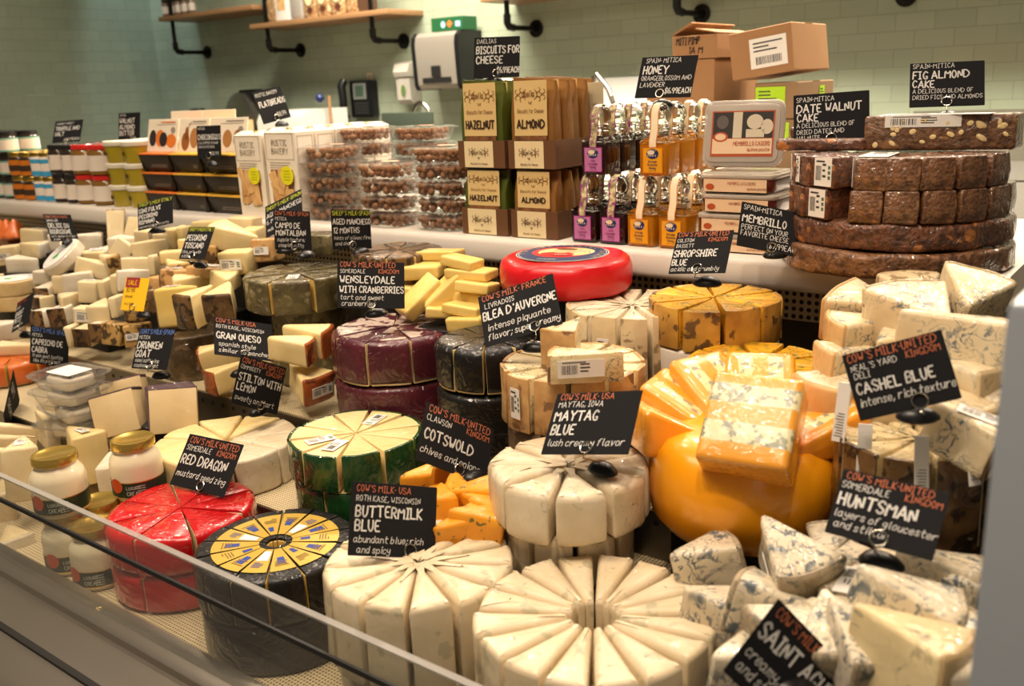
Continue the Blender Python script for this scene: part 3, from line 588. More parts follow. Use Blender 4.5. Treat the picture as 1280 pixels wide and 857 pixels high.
def honey_protos(amber):
    W2, Hb, Hs = .054, .056, .118
    body = MB(); body.prism(rect(W2,W2,.007,3), 0, Hb, .004, 2); g = body.mesh('honey', M_amber if amber else M_lav)
    gl = MB(); prof = [(0,Hb-.001),(.002,Hb+.004),(.012,Hb+.009)]
    gl.rings([[(x,y,z) for x,y in inset(rect(W2+.002,W2+.002,.008,3), d)] for d, z in prof], cap0=False, cap1=False)
    gl.lathe([(.0165,Hb+.006),(.0155,Hb+.012),(.0155,Hb+.020),(.0185,Hb+.021),(.0185,Hb+.025),(.0155,Hb+.026)], 24, cap0=False, cap1=False)
    glm = gl.mesh('bottle_neck', M_hglass)
    st = MB(); z0 = Hb+.026; R = .0195; cz = z0+.020
    st.lathe([(.014,z0-.012),(.014,z0+.002)] + [(max(.0005,R*sin(a)), cz-R*cos(a)) for a in [pi*(.26+.74*k/12) for k in range(13)]], 24)
    stm = st.mesh('stopper', M_hglass)
    la = MB(); w, h = .038, .044; quad(la, -w/2, w/2, .005, .005+h, 0, 0); quad(la, -w/2+.0016, w/2-.0016, .0066, .0034+h, .0002, 1)
    lam = la.mesh('front_label', [M_goldb if amber else M_pinkb, M_gold if amber else M_pink], False)
    p = MB(); oval(p, 0, .038, .0115, .0085); 
    pm = p.mesh('emblem', M_navy, False)
    q = MB()
    for k in range(5): strokes(q, [(-.010+.005*k, .034), (-.008+.0045*k, .037), (-.006+.004*k, .034)], .0008, .0006)
    oval(q, -.003, .0405, .007, .0038, z=.0005); letter(q, "MITICA", .001, .0425, .0024, .014, align=.5, jit=0, z=.0007)
    qm = q.mesh('emblem_wave', M_ivory, False)
    r = MB()
    for i, s in enumerate((("Orange","Blossom","Honey") if amber else ("With","Lavender","Honey"))): letter(r, s, 0, .0235-i*.0055, .0036, .03, align=.5, jit=0, stroke=.16)
    letter(r, "NET WT. 7 OZ", 0, .0085, .0018, .03, align=.5, jit=0)
    rm = r.mesh('printing', M_navy if amber else M_pinkb, False)
    s = MB(); h0 = .049; zt = cz+R+.0006; yb = -.0278
    ctr = [(-.0282,h0-.049+.049),( -.0282,Hb+.004),(-.0212,Hb+.022),(-.0200,cz+.004),(-.012,zt-.0035),(0,zt),(.012,zt-.0035),(.0200,cz+.004),(.0205,Hb+.022)]
    rr = [[(-.0062,y,z),(.0062,y,z),(.0062,y-.0003 if y < 0 else y+.0003,z+.0003),(-.0062,y-.0003 if y < 0 else y+.0003,z+.0003)] for y, z in ctr]; s.rings(rr)
    sm = s.mesh('neck_strip', M_ivory if amber else M_floral)
    e = MB()
    for sx in (-1,1): e.rings([[(sx*.0068-.0007,y-.0004,z),(sx*.0068+.0007,y-.0004,z),(sx*.0068+.0007,y,z+.0006),(sx*.0068-.0007,y,z+.0006)] for y, z in ctr[:5]])
    em = e.mesh('strip_edge', M_goldb if amber else M_pinkb)
    return g, glm, stm, lam, pm, qm, rm, sm, em
def honey_bottle(ms, loc, label, group):
    t = thing('honey_bottle', label, 'honey bottle', loc, (0,0,random.uniform(-.05,.05)), group)
    link('honey', ms[0], t); link('bottle_neck', ms[1], t); link('stopper', ms[2], t)
    l = link('front_label', ms[3], t, (0,-.0285,0), FACE); link('emblem', ms[4], l, (0,0,.0002)); link('emblem_wave', ms[5], l, (0,0,.0002)); link('printing', ms[6], l, (0,0,.0004))
    s = link('neck_strip', ms[7], t); link('strip_edge', ms[8], s); return t
def honeys():
    am, lv = honey_protos(True), honey_protos(False); y0 = 1.452; pitch = .0575; Ht = .1230
    nth = ('front', 'second', 'third', 'rearmost')
    low = [(x, lv, 'dark', k) for x, k in ((at(731,303,y=1.43).x,'left'), (at(766,307,y=1.43).x,'right'))] + [(at(802,313,y=1.43).x, am, 'amber','left'), (at(841,317,y=1.43).x, am, 'amber','right')]
    for x, ms, c, k in low:
        for d in range(4): honey_bottle(ms, (x, y0+d*pitch, ZL+.0005), f'{c} honey bottle, {nth[d]} of the {k} {c} row on the ledge', f'{c} honey bottles')
    for x, ms, c in ((at(749,220,y=1.45).x, lv, 'dark'), (at(822,224,y=1.45).x, am, 'amber')):
        for d in range(4): honey_bottle(ms, (x, y0+.006+d*pitch, ZL+Ht), f'{c} honey bottle, {nth[d]} of the raised {c} row standing on stoppers', f'raised {c} honey bottles')
honeys()

# quince paste tubs
M_quince = mat('quince_paste', (92,34,24), .25, coat=.7, coatr=.05); M_lidc = mat('frosted_lid', (206,196,182), .25, coat=.5, alpha=.62); M_qlabel = mat('cream_strip_label', (226,196,160), .5); M_terr = mat('terracotta_print', (176,78,40), .6); M_photo = mat('grey_photo_print', (52,48,46), .5); M_photol = mat('pale_photo_print', (206,196,172), .5)
def quince_tub(loc, rot, label, full=False):
    t = thing('quince_tub', label, 'tub of quince paste', loc, rot, 'quince paste tubs'); w, d, h = .124, .098, .0325
    b = MB(); b.prism(inset(rect(w,d,.014,4), 0), 0, h-.009, .003, 2, taper=-.003); b.obj('quince_paste', M_quince, t)
    l = MB(); l.prism(rect(w+.010,d+.010,.018,5), h-.010, h-.002, .003, 2); l.prism(rect(w-.004,d-.004,.014,4), h-.003, h, .0012, 2); l.obj('tub_lid', M_lidc, t)
    s = MB(); quad(s, -w*.44, w*.44, .002, h-.010, 0); s1 = s.obj('side_label', M_qlabel, t, (0,-d/2-.0040,0), FACE, False)
    p = MB(); letter(p, "MEMBRILLO CASERO", -.012, .014, .0042, .07, jit=0); letter(p, "quince paste", .022, .006, .004, .035, jit=0); oval(p, -.043, .010, .0075, .005); p.obj('printing', M_terr, s1, (0,0,.0002), smooth=False)
    if full:
        f = MB(); quad(f, -.052, .052, -.038, .036, 0, 0); quad(f, -.0495, .0495, -.008, .034, .0002, 1); quad(f, -.0495, .0495, -.0335, -.009, .0002, 2); quad(f, -.0495,.0495,-.0355,-.0340,.0002,0)
        quad(f, -.016, -.001, -.008, .034, .0003, 3); oval(f, .020, .018, .0135, .012, z=.0004, mi=3); oval(f, .040, .010, .010, .012, z=.0004, mi=3); quad(f, .006, .036, -.007, .006, .0004, 3); oval(f, -.034, .018, .010, .011, z=.0003, mi=4); oval(f, -.036, -.006, .0125, .008, z=.0005, mi=0); oval(f, -.036, -.006, .009, .0055, z=.0006, mi=2)
        lo = f.obj('lid_label', [M_terr, M_photo, M_qlabel, M_photol, mat('mid_grey_print', (96,90,86), .5)], t, (0,0,h+.0004), smooth=False)
        g = MB(); letter(g, "MEMBRILLO CASERO", .046, -.020, .0062, .06, align=1, jit=0); letter(g, "quince paste", .046, -.029, .005, .036, align=1, jit=0); g.obj('printing', M_terr, lo, (0,0,.0006), smooth=False)
    return t
xm = (at(872,300,y=1.43).x + at(964,300,y=1.43).x)/2
for k in range(4): quince_tub((xm+(.002,-.003,.003,0)[k], 1.482, ZL+.0005+k*.0328), (0,0,0), f'flat quince paste tub with cream side label, {["lowest","second from the ledge","third from the ledge","highest"][k]} of the flat stack')
zq = ZL+4*.0328
quince_tub((xm-.012, 1.505, zq+.0555), (radians(80),0,radians(8)), 'quince paste tub stood on end showing its picture lid', True)

# fruit cakes
def cakemat(name, a, b2, nut):
    m, t, bs = nt(name); co = t.nodes.new('ShaderNodeTexCoord'); V = co.outputs['Object']
    c = mixc(t, ramp(t, noisefac(t, V, 75, 6, .8), .36, .66), S(a), S(b2))
    v = t.nodes.new('ShaderNodeTexVoronoi'); v.inputs['Scale'].default_value = 34; t.links.new(V, v.inputs['Vector'])
    f = math2(t, 'MULTIPLY', ramp(t, v.outputs['Distance'], .40, .33), ramp(t, noisefac(t, V, 20, 2, 0, 3), .54, .58))
    c = mixc(t, f, c, S(nut)); t.links.new(c, bs.inputs['Base Color']); bs.inputs['Roughness'].default_value = .5
    u = t.nodes.new('ShaderNodeBump'); u.inputs['Strength'].default_value = .9; u.inputs['Distance'].default_value = .006; t.links.new(noisefac(t, V, 110, 6), u.inputs['Height']); t.links.new(u.outputs[0], bs.inputs['Normal'])
    wrapfilm(t, bs, co, .9, 30); return m
M_cake = cakemat('fig_cake', (134,90,54), (78,48,26), (158,112,68)); M_caked = cakemat('date_cake', (116,68,38), (58,32,18), (184,116,52)); M_cakef = cakemat('fig_almond_cake', (126,86,52), (74,48,26), (150,110,68))
M_almond = mat('cut_almond', (232,206,150), .5, var=.1, coat=.5)
M_paper = mat('white_label_paper', (232,228,220), .5); M_bar = mat('label_print', (60,58,56), .7); M_greenp = mat('green_label_print', (70,110,80), .7)
def label_mesh(w, h, seed=0, green=False, vertical=False):
    r = random.Random(seed); m = MB(); m.box(-w/2,w/2,-h/2,h/2,-.0003,.0003,0); x = -w*.42
    while x < -w*.08:
        k = r.uniform(.006,.018)*w; quad(m, x, x+k, -h*.30, h*.22, .0005, 1); x += k+r.uniform(.008,.02)*w
    for i in range(3): quad(m, -w*.02, w*r.uniform(.12,.26), h*(.22-.2*i), h*(.30-.2*i), .0005, 1)
    quad(m, -w*.40, w*.1, h*.34, h*.40, .0005, 1)
    if green:
        for i in range(3): quad(m, w*.30, w*.44, h*(-.25+.18*i), h*(-.13+.18*i), .0005, 2)
    return m.mesh('price_label', [M_paper, M_bar, M_greenp], False)
LAB = [label_mesh(.046, .021, i, i % 2 == 0) for i in range(4)]
def sticker(parent, loc, rot, k=0, s=(1,1,1)):
    o = link('price_label', LAB[k % 4], parent, loc, rot); o.scale = s; return o
CC = Vector((-.386, 1.470, 0)); CR = .165
def cakes():
    b = MB(); b.prism(circ(CR, 64), 0, .0375, .007, 3, mid=3); b.rough(.0045, 26, 1); o = b.obj('fruit_cake', M_cake, None, (CC.x, CC.y, ZL+.0005)); tag(o, 'whole brown fruit cake wheel resting on the ledge', 'cake')
    b = MB(); b.prism(circ(CR-.004, 64), 0, .0375, .008, 3, mid=3); b.rough(.0050, 28, 2); o = b.obj('fruit_cake', M_caked, None, (CC.x+.002, CC.y+.004, ZL+.0395)); tag(o, 'glossy date cake wheel with orange fruit chunks, second from the ledge', 'cake')
    zz = ZL+.0785
    wm = {}
    def cw(kind, h, wd, ln):
        key = (kind, h, wd, ln)
        if key not in wm:
            m = MB(); m.prism(roundpoly([(-ln/2,-wd*.36),(ln/2,-wd/2),(ln/2,wd/2),(-ln/2,wd*.36)], .0035, 3), 0, h, .0032, 3, mid=1, caprings=1); m.rough(.0032, 42, len(wm)); wm[key] = m.mesh('cake_slice', {'f':M_cake,'d':M_caked}[kind])
        return wm[key]
    vd = atan2(EYE.y-CC.y, EYE.x-CC.x)
    lower = [(-78,'d'),(-62,'d'),(-44,'d'),(-16,'f'),(3,'f'),(20,'f'),(38,'f'),(58,'f'),(76,'f')]
    upper = [(-74,'d'),(-58,'d'),(-41,'d'),(-14,'f'),(2,'f'),(19,'f'),(37,'f'),(57,'f')]
    for lv, (lst, z, h) in enumerate(((lower, zz, .043), (upper, zz+.0445, .043))):
        nd = nf = 0
        for a, kd in lst:
            aa = vd+radians(a); r = CR-.045-(.006 if lv else .004); p = (CC.x+cos(aa)*r, CC.y+sin(aa)*r, z); row = 'upper' if lv else 'lower'
            o = link('cake_slice', cw(kd, h, .046 if kd == 'f' else .050, .082), None, p, (0,0,aa+random.uniform(-.10,.10)))
            if kd == 'd': nd += 1; lb = f'glossy wrapped date cake slice, number {nd} from the left in the {row} ring'.replace('number 1','leftmost').replace('number 2','second').replace('number 3','third')
            else: nf += 1; lb = f'dark brown fig cake slice, {["first right of the date slices","second right of the date slices","third right of the date slices","fourth right of the date slices","fifth right of the date slices","sixth, at the far right end"][nf-1]} in the {row} ring'
            tag(o, lb, 'cake slice', 'slices on the cake stack')
            if (lv, a) in ((1,-14),): sticker(o, (-.005,0,h+.0026), (0,0,0), 1, (1.6,1.9,1)); sticker(o, (.006,-.0245,.024), (pi/2,0,0), 2, (1.3,1.9,1))
            if (lv, a) in ((1,-41),(0,-44)): sticker(o, (.0415,.006,.023), (pi/2,0,pi/2), 0, (.75,1.9,1)); 
            if (lv, a) in ((1,-58),(1,-74)): sticker(o, (.0415,-.012,.023), (pi/2,0,pi/2), 3, (.3,1.8,1))
            if (lv, a) == (0,-16): sticker(o, (.008,0,h+.0006), (0,0,0), 0, (1.1,1.6,1))
    o = MB(); o.prism(circ(.072, 32), 0, .0870, .01, 2); o = o.obj('fruit_cake', M_caked, None, (CC.x, CC.y, zz)); tag(o, 'inner date cake core hidden behind the rings of slices', 'cake')
    # long fig and almond slab on top
    zt = zz+.0890; P = at(1172,176,y=1.455); b = MB(); L, D, Hh = .198, .075, .050
    b.prism(roundpoly([(-L/2,-D/2),(L/2,-D/2+.02),(L/2+.004,D/2),(-L/2,D/2)], .005, 3), 0, Hh, .006, 3, mid=1, caprings=1); b.rough(.0015, 30, 5)
    s = b.obj('cake_slab', M_cakef, None, (P.x, 1.472, zt), (0,0,radians(2))); tag(s, 'long fig slab studded with pale cut almonds on top of the stack', 'cake')
    r = random.Random(4)
    for k in range(24):
        m = MB(); a, c = r.uniform(.003,.0085), r.uniform(.0025,.0045); m.lathe([(.001,-.0012),(a*.8,-.0008),(a,0),(a*.8,.0010),(.001,.0013)], 12, sq=c/a)
        x = r.uniform(-.09,.09); m.obj('almond', M_almond, s, (x, -D/2+.02*(x+L/2)/L-.0004, r.uniform(.007,.043)), (pi/2, r.uniform(0,3), 0.1))
    sticker(s, (-.005,-.010,Hh+.0008), (0,0,-.1), 3, (3.2,1.5,1)); f = sticker(s, (-.02,-D/2+.0068,Hh-.008), (pi/2,0,.1), 1, (2.2,.8,1))
    P2 = at(1030,176,y=1.43)
    b = MB(); b.prism(roundpoly([(-.075,-.03),(.06,-.034),(.07,.034),(-.07,.03)], .008, 3), 0, .017, .005, 3, mid=1, caprings=1); b.rough(.002, 40, 8); s = b.obj('cake_slab', M_caked, None, (P2.x, 1.452, zt+.001), (0,0,radians(5))); tag(s, 'flat glossy date slab under the date walnut sign', 'cake')
    b = MB(); b.prism(rect(.04,.05,.006,3), 0, .017, .004, 2, caprings=1); b.rough(.002, 40, 9); s = b.obj('cake_slab', M_caked, None, (P2.x-.045, 1.470, zt+.0185), (0,0,.3)); tag(s, 'small date chunk lying on the flat date slab', 'cake')
    b = MB(); b.prism(rect(.05,.06,.008,3), 0, .038, .008, 3, mid=1, caprings=1); b.rough(.003, 40, 10); s = b.obj('cake_slab', M_caked, None, (P2.x+.085, 1.50, zt+.001), (0,0,.5)); tag(s, 'upright date chunk between the date slab and the almond slab', 'cake')
cakes()

# cocoa truffles in clear tubs
M_truf = cheese('cocoa_truffle', (160,114,78), (128,86,58), rough=.85, bump=.3, bscale=300, wrap=0, cscale=90)
def tub_protos():
    w, d, h = .138, .108, .027; o = rect(w, d, .04, 6); b = MB()
    b.rings([[(x,y,z) for x,y in inset(o, i)] for i, z in ((.012,0),(.009,.002),(.004,h*.6),(.0,h),(-.008,h),(-.008,h+.0012),(0,h+.0012))], cap1=False)
    l = MB(); l.rings([[(x,y,z) for x,y in inset(o, i)] for i, z in ((-.009,h+.0005),(-.0095,h+.003),(-.004,h+.004),(.004,h+.0055),(.012,h+.0058),(.05,h+.0056))], cap0=False)
    s = MB(); n = 24; oval(s, 0, .012, .026, .016, n, 0, 0); oval(s, 0, .012, .021, .012, n, .0002, 1); oval(s, 0, .012, .012, .005, n, .0004, 0)
    return b.mesh('tub_body', M_clear), l.mesh('tub_lid', M_clear), s.mesh('lid_sticker', [mat('orange_sticker', (196,98,50), .5), mat('cream_sticker', (222,196,160), .5)], False)
def truffles():
    TB, TLD, ST = tub_protos(); m = MB(); m.lathe([(.0004,-.0078)]+[(.0078*sin(a), -.0078*cos(a)) for a in [pi*k/8 for k in range(1,8)]]+[(.0004,.0078)], 12); m.rough(.0006, 160, 2); TM = m.mesh('cocoa_truffle', M_truf)
    rest = MB(); r = random.Random(11); P = .0345; count = [0]
    def stack(x, y, n, name, z0=ZL+.0005, vis=None, tilt=0):
        for k in range(n):
            z = z0+k*P; pos = ['lowest','second from the bottom','third from the bottom','fourth from the bottom','fifth from the bottom','sixth from the bottom'][k] if k < n-1 else 'topmost'
            dx, dy, rz = r.uniform(-.003,.003), r.uniform(-.002,.002), r.uniform(-.03,.03)
            t = thing('truffle_tub', f'clear tub of cocoa truffles, {pos} of the {name} stack', 'tub of truffles', (x+dx, y+dy, z), (0,0,rz), 'clear truffle tubs')
            link('tub_body', TB, t); link('tub_lid', TLD, t)
            if k == n-1: link('lid_sticker', ST, t, (0,0,.0332))
            if vis is not None and k < vis: continue
            for lay in range(2):
                zz = z+.0092+lay*.0125
                N = 10 if lay == 0 else 11
                for i in range(N):
                    a = -pi*1.04 + (pi*1.16)*i/(N-1)      # along the aisle side and the right end
                    ea, eb = (.050, .036) if lay == 0 else (.055, .041)
                    sgn = lambda v, p: math.copysign(abs(v)**p, v)
                    px = x+dx+ea*sgn(cos(a), .62)+r.uniform(-.0012,.0012); py = y+dy+eb*sgn(sin(a), .62)+r.uniform(-.0012,.0012)
                    if count[0] < 298:
                        o = link('cocoa_truffle', TM, None, (px, py, zz+r.uniform(-.001,.001)), (r.uniform(0,6),r.uniform(0,6),0)); sc = r.uniform(.86,1.06); o.scale = (sc,sc,sc*.95); count[0] += 1
                        tag(o, f'round cocoa dusted truffle inside the {pos} tub of the {name} stack', 'truffle', f'truffles in the {pos} tub, {name} stack')
                    else: ball(px, py, zz)
            for i in range(34):
                ball(x+dx+r.uniform(-.042,.042), y+dy+r.uniform(-.020,.034), z+r.choice((.0095,.0205)))
    def ball(px, py, pz):
        R = .0074; rest.lathe([(.0004,-R)]+[(R*sin(a), -R*cos(a)) for a in [pi*k/5 for k in range(1,5)]]+[(.0004,R)], 8, 0, Matrix.Translation((px,py,pz)))
    xr, xc, xl = at(544,292,y=1.43).x, at(474,286,y=1.43).x, at(411,275,y=1.46).x
    stack(xr, 1.472, 5, 'front right'); stack(xc+.002, 1.468, 4, 'front middle'); stack(xl-.004, 1.492, 5, 'front left', vis=0)
    stack(at(458,170,y=1.61).x, 1.61, 6, 'rear left', vis=4); stack(at(529,170,y=1.61).x, 1.61, 6, 'rear right', vis=4)
    o = rest.obj('truffle_filling', M_truf); tag(o, 'cocoa truffles heaped in the middle of all the clear tubs', 'truffles', kind='stuff')
truffles()

# white bakery boxes with a window
M_box = mat('cream_white_board', (236,226,208), .5); M_grey = mat('grey_print', (150,136,116), .7); M_yel = mat('yellow_sticker', (226,222,24), .5); M_crk = cheese('flat_cracker', (220,180,120), (190,140,84), rough=.7, wrap=0, cscale=30); M_win = mat('window_shade', (150,106,66), .4, coat=.6)
def bakery():
    y0 = 1.425; H = at(330,165,y=y0).z-ZL
    xs = ((at(303,273,y=y0).x, at(336,273,y=y0).x), (at(340,273,y=y0).x, at(378,273,y=y0).x))
    for ci, (xa, xb) in enumerate(xs):
        for k in range(5):
            w = (xb-xa)*.99; d = .060; col = 'left' if ci == 0 else 'right'
            hh = H*(1.0 if ci == 0 else 1.03)
            t = thing('flatbread_box', f'tall white flatbread box with window, {["front","second","third","fourth","rearmost"][k]} of the {col} row', 'box of flatbreads', ((xa+xb)/2, y0+d/2+k*(d+.003), ZL+.0005), (0,0,0), 'white flatbread boxes')
            b = MB(); b.prism(rect(w,d,.002,1), 0, hh-.008, .0006, 1); b.rings([[(x,y,z) for x,y in inset(rect(w,d,.002,1), i)] for i, z in ((0,hh-.008),(.012,hh),(.016,hh+.001))], cap0=False); b.obj('box_body', M_box, t, smooth=False)
            sx = MB(); strokes(sx, [(-d*.38,hh*.62),(d*.38,hh*.62),(d*.38,hh*.92),(-d*.38,hh*.92),(-d*.38,hh*.62)], .0012); sx.obj('side_frame', M_grey, t, (w/2+.0006,0,0), (pi/2,0,pi/2), False)
            oval_ = MB(); oval_.lathe([(.007,0),(.007,.0006)], 16); oval_.obj('top_sticker', M_yel, t, (w*.2,-d*.25,hh+.0006))
            if k: continue
            f = MB(); quad(f, -w*.36, w*.36, hh*.20, hh*.56, 0, 0); wo = f.obj('box_window', M_win, t, (0,-d/2-.0006,0), FACE, False)
            rr = random.Random(ci)
            for j in range(9):
                c = MB(); c.prism(rect(w*rr.uniform(.14,.26), hh*rr.uniform(.12,.30), .002, 2), 0, .0022, .0007, 1); c.rough(.0006, 90, j)
                c.obj('flatbread', M_crk, wo, (w*(-.24+.12*(j % 5)), hh*(.29 if j < 5 else .40+.03*(j % 3)), .0004+.0004*j), (0,0,rr.uniform(-.5,.5)))
            p = MB(); letter(p, "RUSTIC", 0, hh*.82, hh*.062, w*.62, align=.5, jit=0, stroke=.12); letter(p, "BAKERY", 0, hh*.73, hh*.062, w*.68, align=.5, jit=0, stroke=.12)
            strokes(p, [(-w*.44,hh*.95),(w*.44,hh*.95),(w*.44,hh*.67),(-w*.44,hh*.67),(-w*.44,hh*.95)], .0011)
            for j in range(3): strokes(p, [(-w*.36,hh*(.635-.027*j)),(w*(.30-.06*j),hh*(.635-.027*j))], .0014)
            p.obj('printing', M_grey, t, (0,-d/2-.0008,0), FACE, False)
            y = MB(); y.lathe([(w*.20,0),(w*.20,.0008)], 24); st = y.obj('round_sticker', M_yel, t, (w*.22,-d/2-.006,hh*.50), FACE)
            z = MB()
            for j in range(4): strokes(z, [(-w*.1,w*(.09-.06*j)),(w*.1,w*(.09-.06*j))], .0010)
            z.obj('printing', mat('olive_print', (120,124,20), .7), st, (0,0,.001), smooth=False)
bakery()

# dark fig boxes with picture lids
M_choc = mat('dark_chocolate_board', (44,37,30), .5); M_rim = mat('orange_rim', (226,120,50), .5); M_rimy = mat('yellow_rim', (232,180,60), .5); M_lidw = mat('picture_lid_board', (238,226,204), .5)
PIC = [mat('orange_fruit_print', (226,124,40), .6), mat('black_fruit_print', (44,36,38), .6), mat('pear_brown_print', (150,92,40), .6), mat('nut_tan_print', (176,122,66), .6), mat('grey_text_print', (150,140,126), .7)]
def figs():
    y0 = 1.43; xs = [at(p,272,y=y0).x for p in (180,218.5,256,303)]; pz = .0515
    for c in range(3):
        xa, xb = xs[c], xs[c+1]; w = (xb-xa)*.97; cx = (xa+xb)/2
        for lv in range(3):
            d, h = .14, .047; row = ('lowest','middle','top')[lv]
            t = thing('fig_box', f'dark brown fig box with coloured rim, {row} of the {("left","middle","right")[c]} column', 'box of figs', (cx-.004*lv, y0+d/2+.012, ZL+.0005+lv*pz), (0,0,0), 'dark fig boxes')
            b = MB(); o = rect(w, d, .003, 2); b.rings([[(x,y,z) for x,y in inset(o, i)] for i, z in ((.013,0),(.012,.001),(0,h-.002),(0,h))]); b.obj('box_body', M_choc, t)
            r_ = MB(); r_.rings([[(x,y,z) for x,y in inset(o, i)] for i, z in ((-.001,h-.0035),(-.001,h),(.008,h+.0012))], cap0=False); r_.obj('box_rim', M_rim if c == 0 else M_rimy, t, smooth=False)
            p = MB()
            for j in range(5): strokes(p, [(w*(-.15 if c != 1 else .22), h*(.66-.10*j)), (w*.34, h*(.66-.10*j))], .0016 if j == 0 else .0007)
            p.obj('printing', mat('fine_print', (170,150,130), .7), t, (0,-d/2+.003,0), (radians(75),0,0), False)
            if lv == 2:
                lh = .088; l = MB(); l.prism(rect(w*.98,.003,.0008,1), 0, lh, .0006, 1)
                lo = l.obj('picture_lid', M_lidw, t, (-.002, -d/2+.030, h+.002), (radians(-14),0,0), False)
                q = MB()
                if c == 0:
                    oval(q, -w*.30, lh*.42, .016, .022, mi=1); oval(q, -w*.06, lh*.42, .020, .022, mi=0, z=.0005); oval(q, w*.05, lh*.38, .018, .019, mi=1, z=.0008); oval(q, w*.30, lh*.34, .022, .018, mi=0)
                elif c == 1:
                    oval(q, -w*.25, lh*.32, .017, .024, mi=2); oval(q, -w*.22, lh*.55, .008, .018, mi=2); strokes(q, [(-w*.20,lh*.68),(-w*.10,lh*.88)], .002, mi=2); oval(q, w*.04, lh*.42, .018, .026, mi=3); oval(q, w*.28, lh*.36, .019, .021, mi=3, z=.0006); oval(q, w*.30, lh*.34, .008, .010, mi=2, z=.0009)
                else: oval(q, w*.28, lh*.40, .018, .022, mi=2); oval(q, 0, lh*.40, .018, .022, mi=3)
                strokes(q, [(-w*.05,lh*.90),(w*.40,lh*.90)], .003, mi=0 if c == 0 else 4); strokes(q, [(-w*.2,lh*.83),(w*.40,lh*.83)], .0012, mi=4); oval(q, w*.34, lh*.66, .010, .008, mi=4)
                q.obj('fruit_picture', PIC, lo, (0,-.0024,0), FACE, False)
    for k, px in enumerate((232, 272)):                  # two more lids upright behind
        P = at(px, 190, y=1.60); l = MB(); l.prism(rect(.15,.003,.0008,1), 0, .10, .0006, 1)
        t = thing('fig_box', f'white topped fig box standing at the rear, {("left","right")[k]} one', 'box of figs', (P.x, 1.60, ZL+.0005), (0,0,0), 'fig boxes at the rear')
        b = MB(); b.prism(rect(.15,.10,.003,2), 0, .155, .002, 1); b.obj('box_body', M_choc, t, (0,.055,0)); l.obj('picture_lid', M_lidw, t, (0,.01,.156), (radians(-6),0,0), False)
figs()

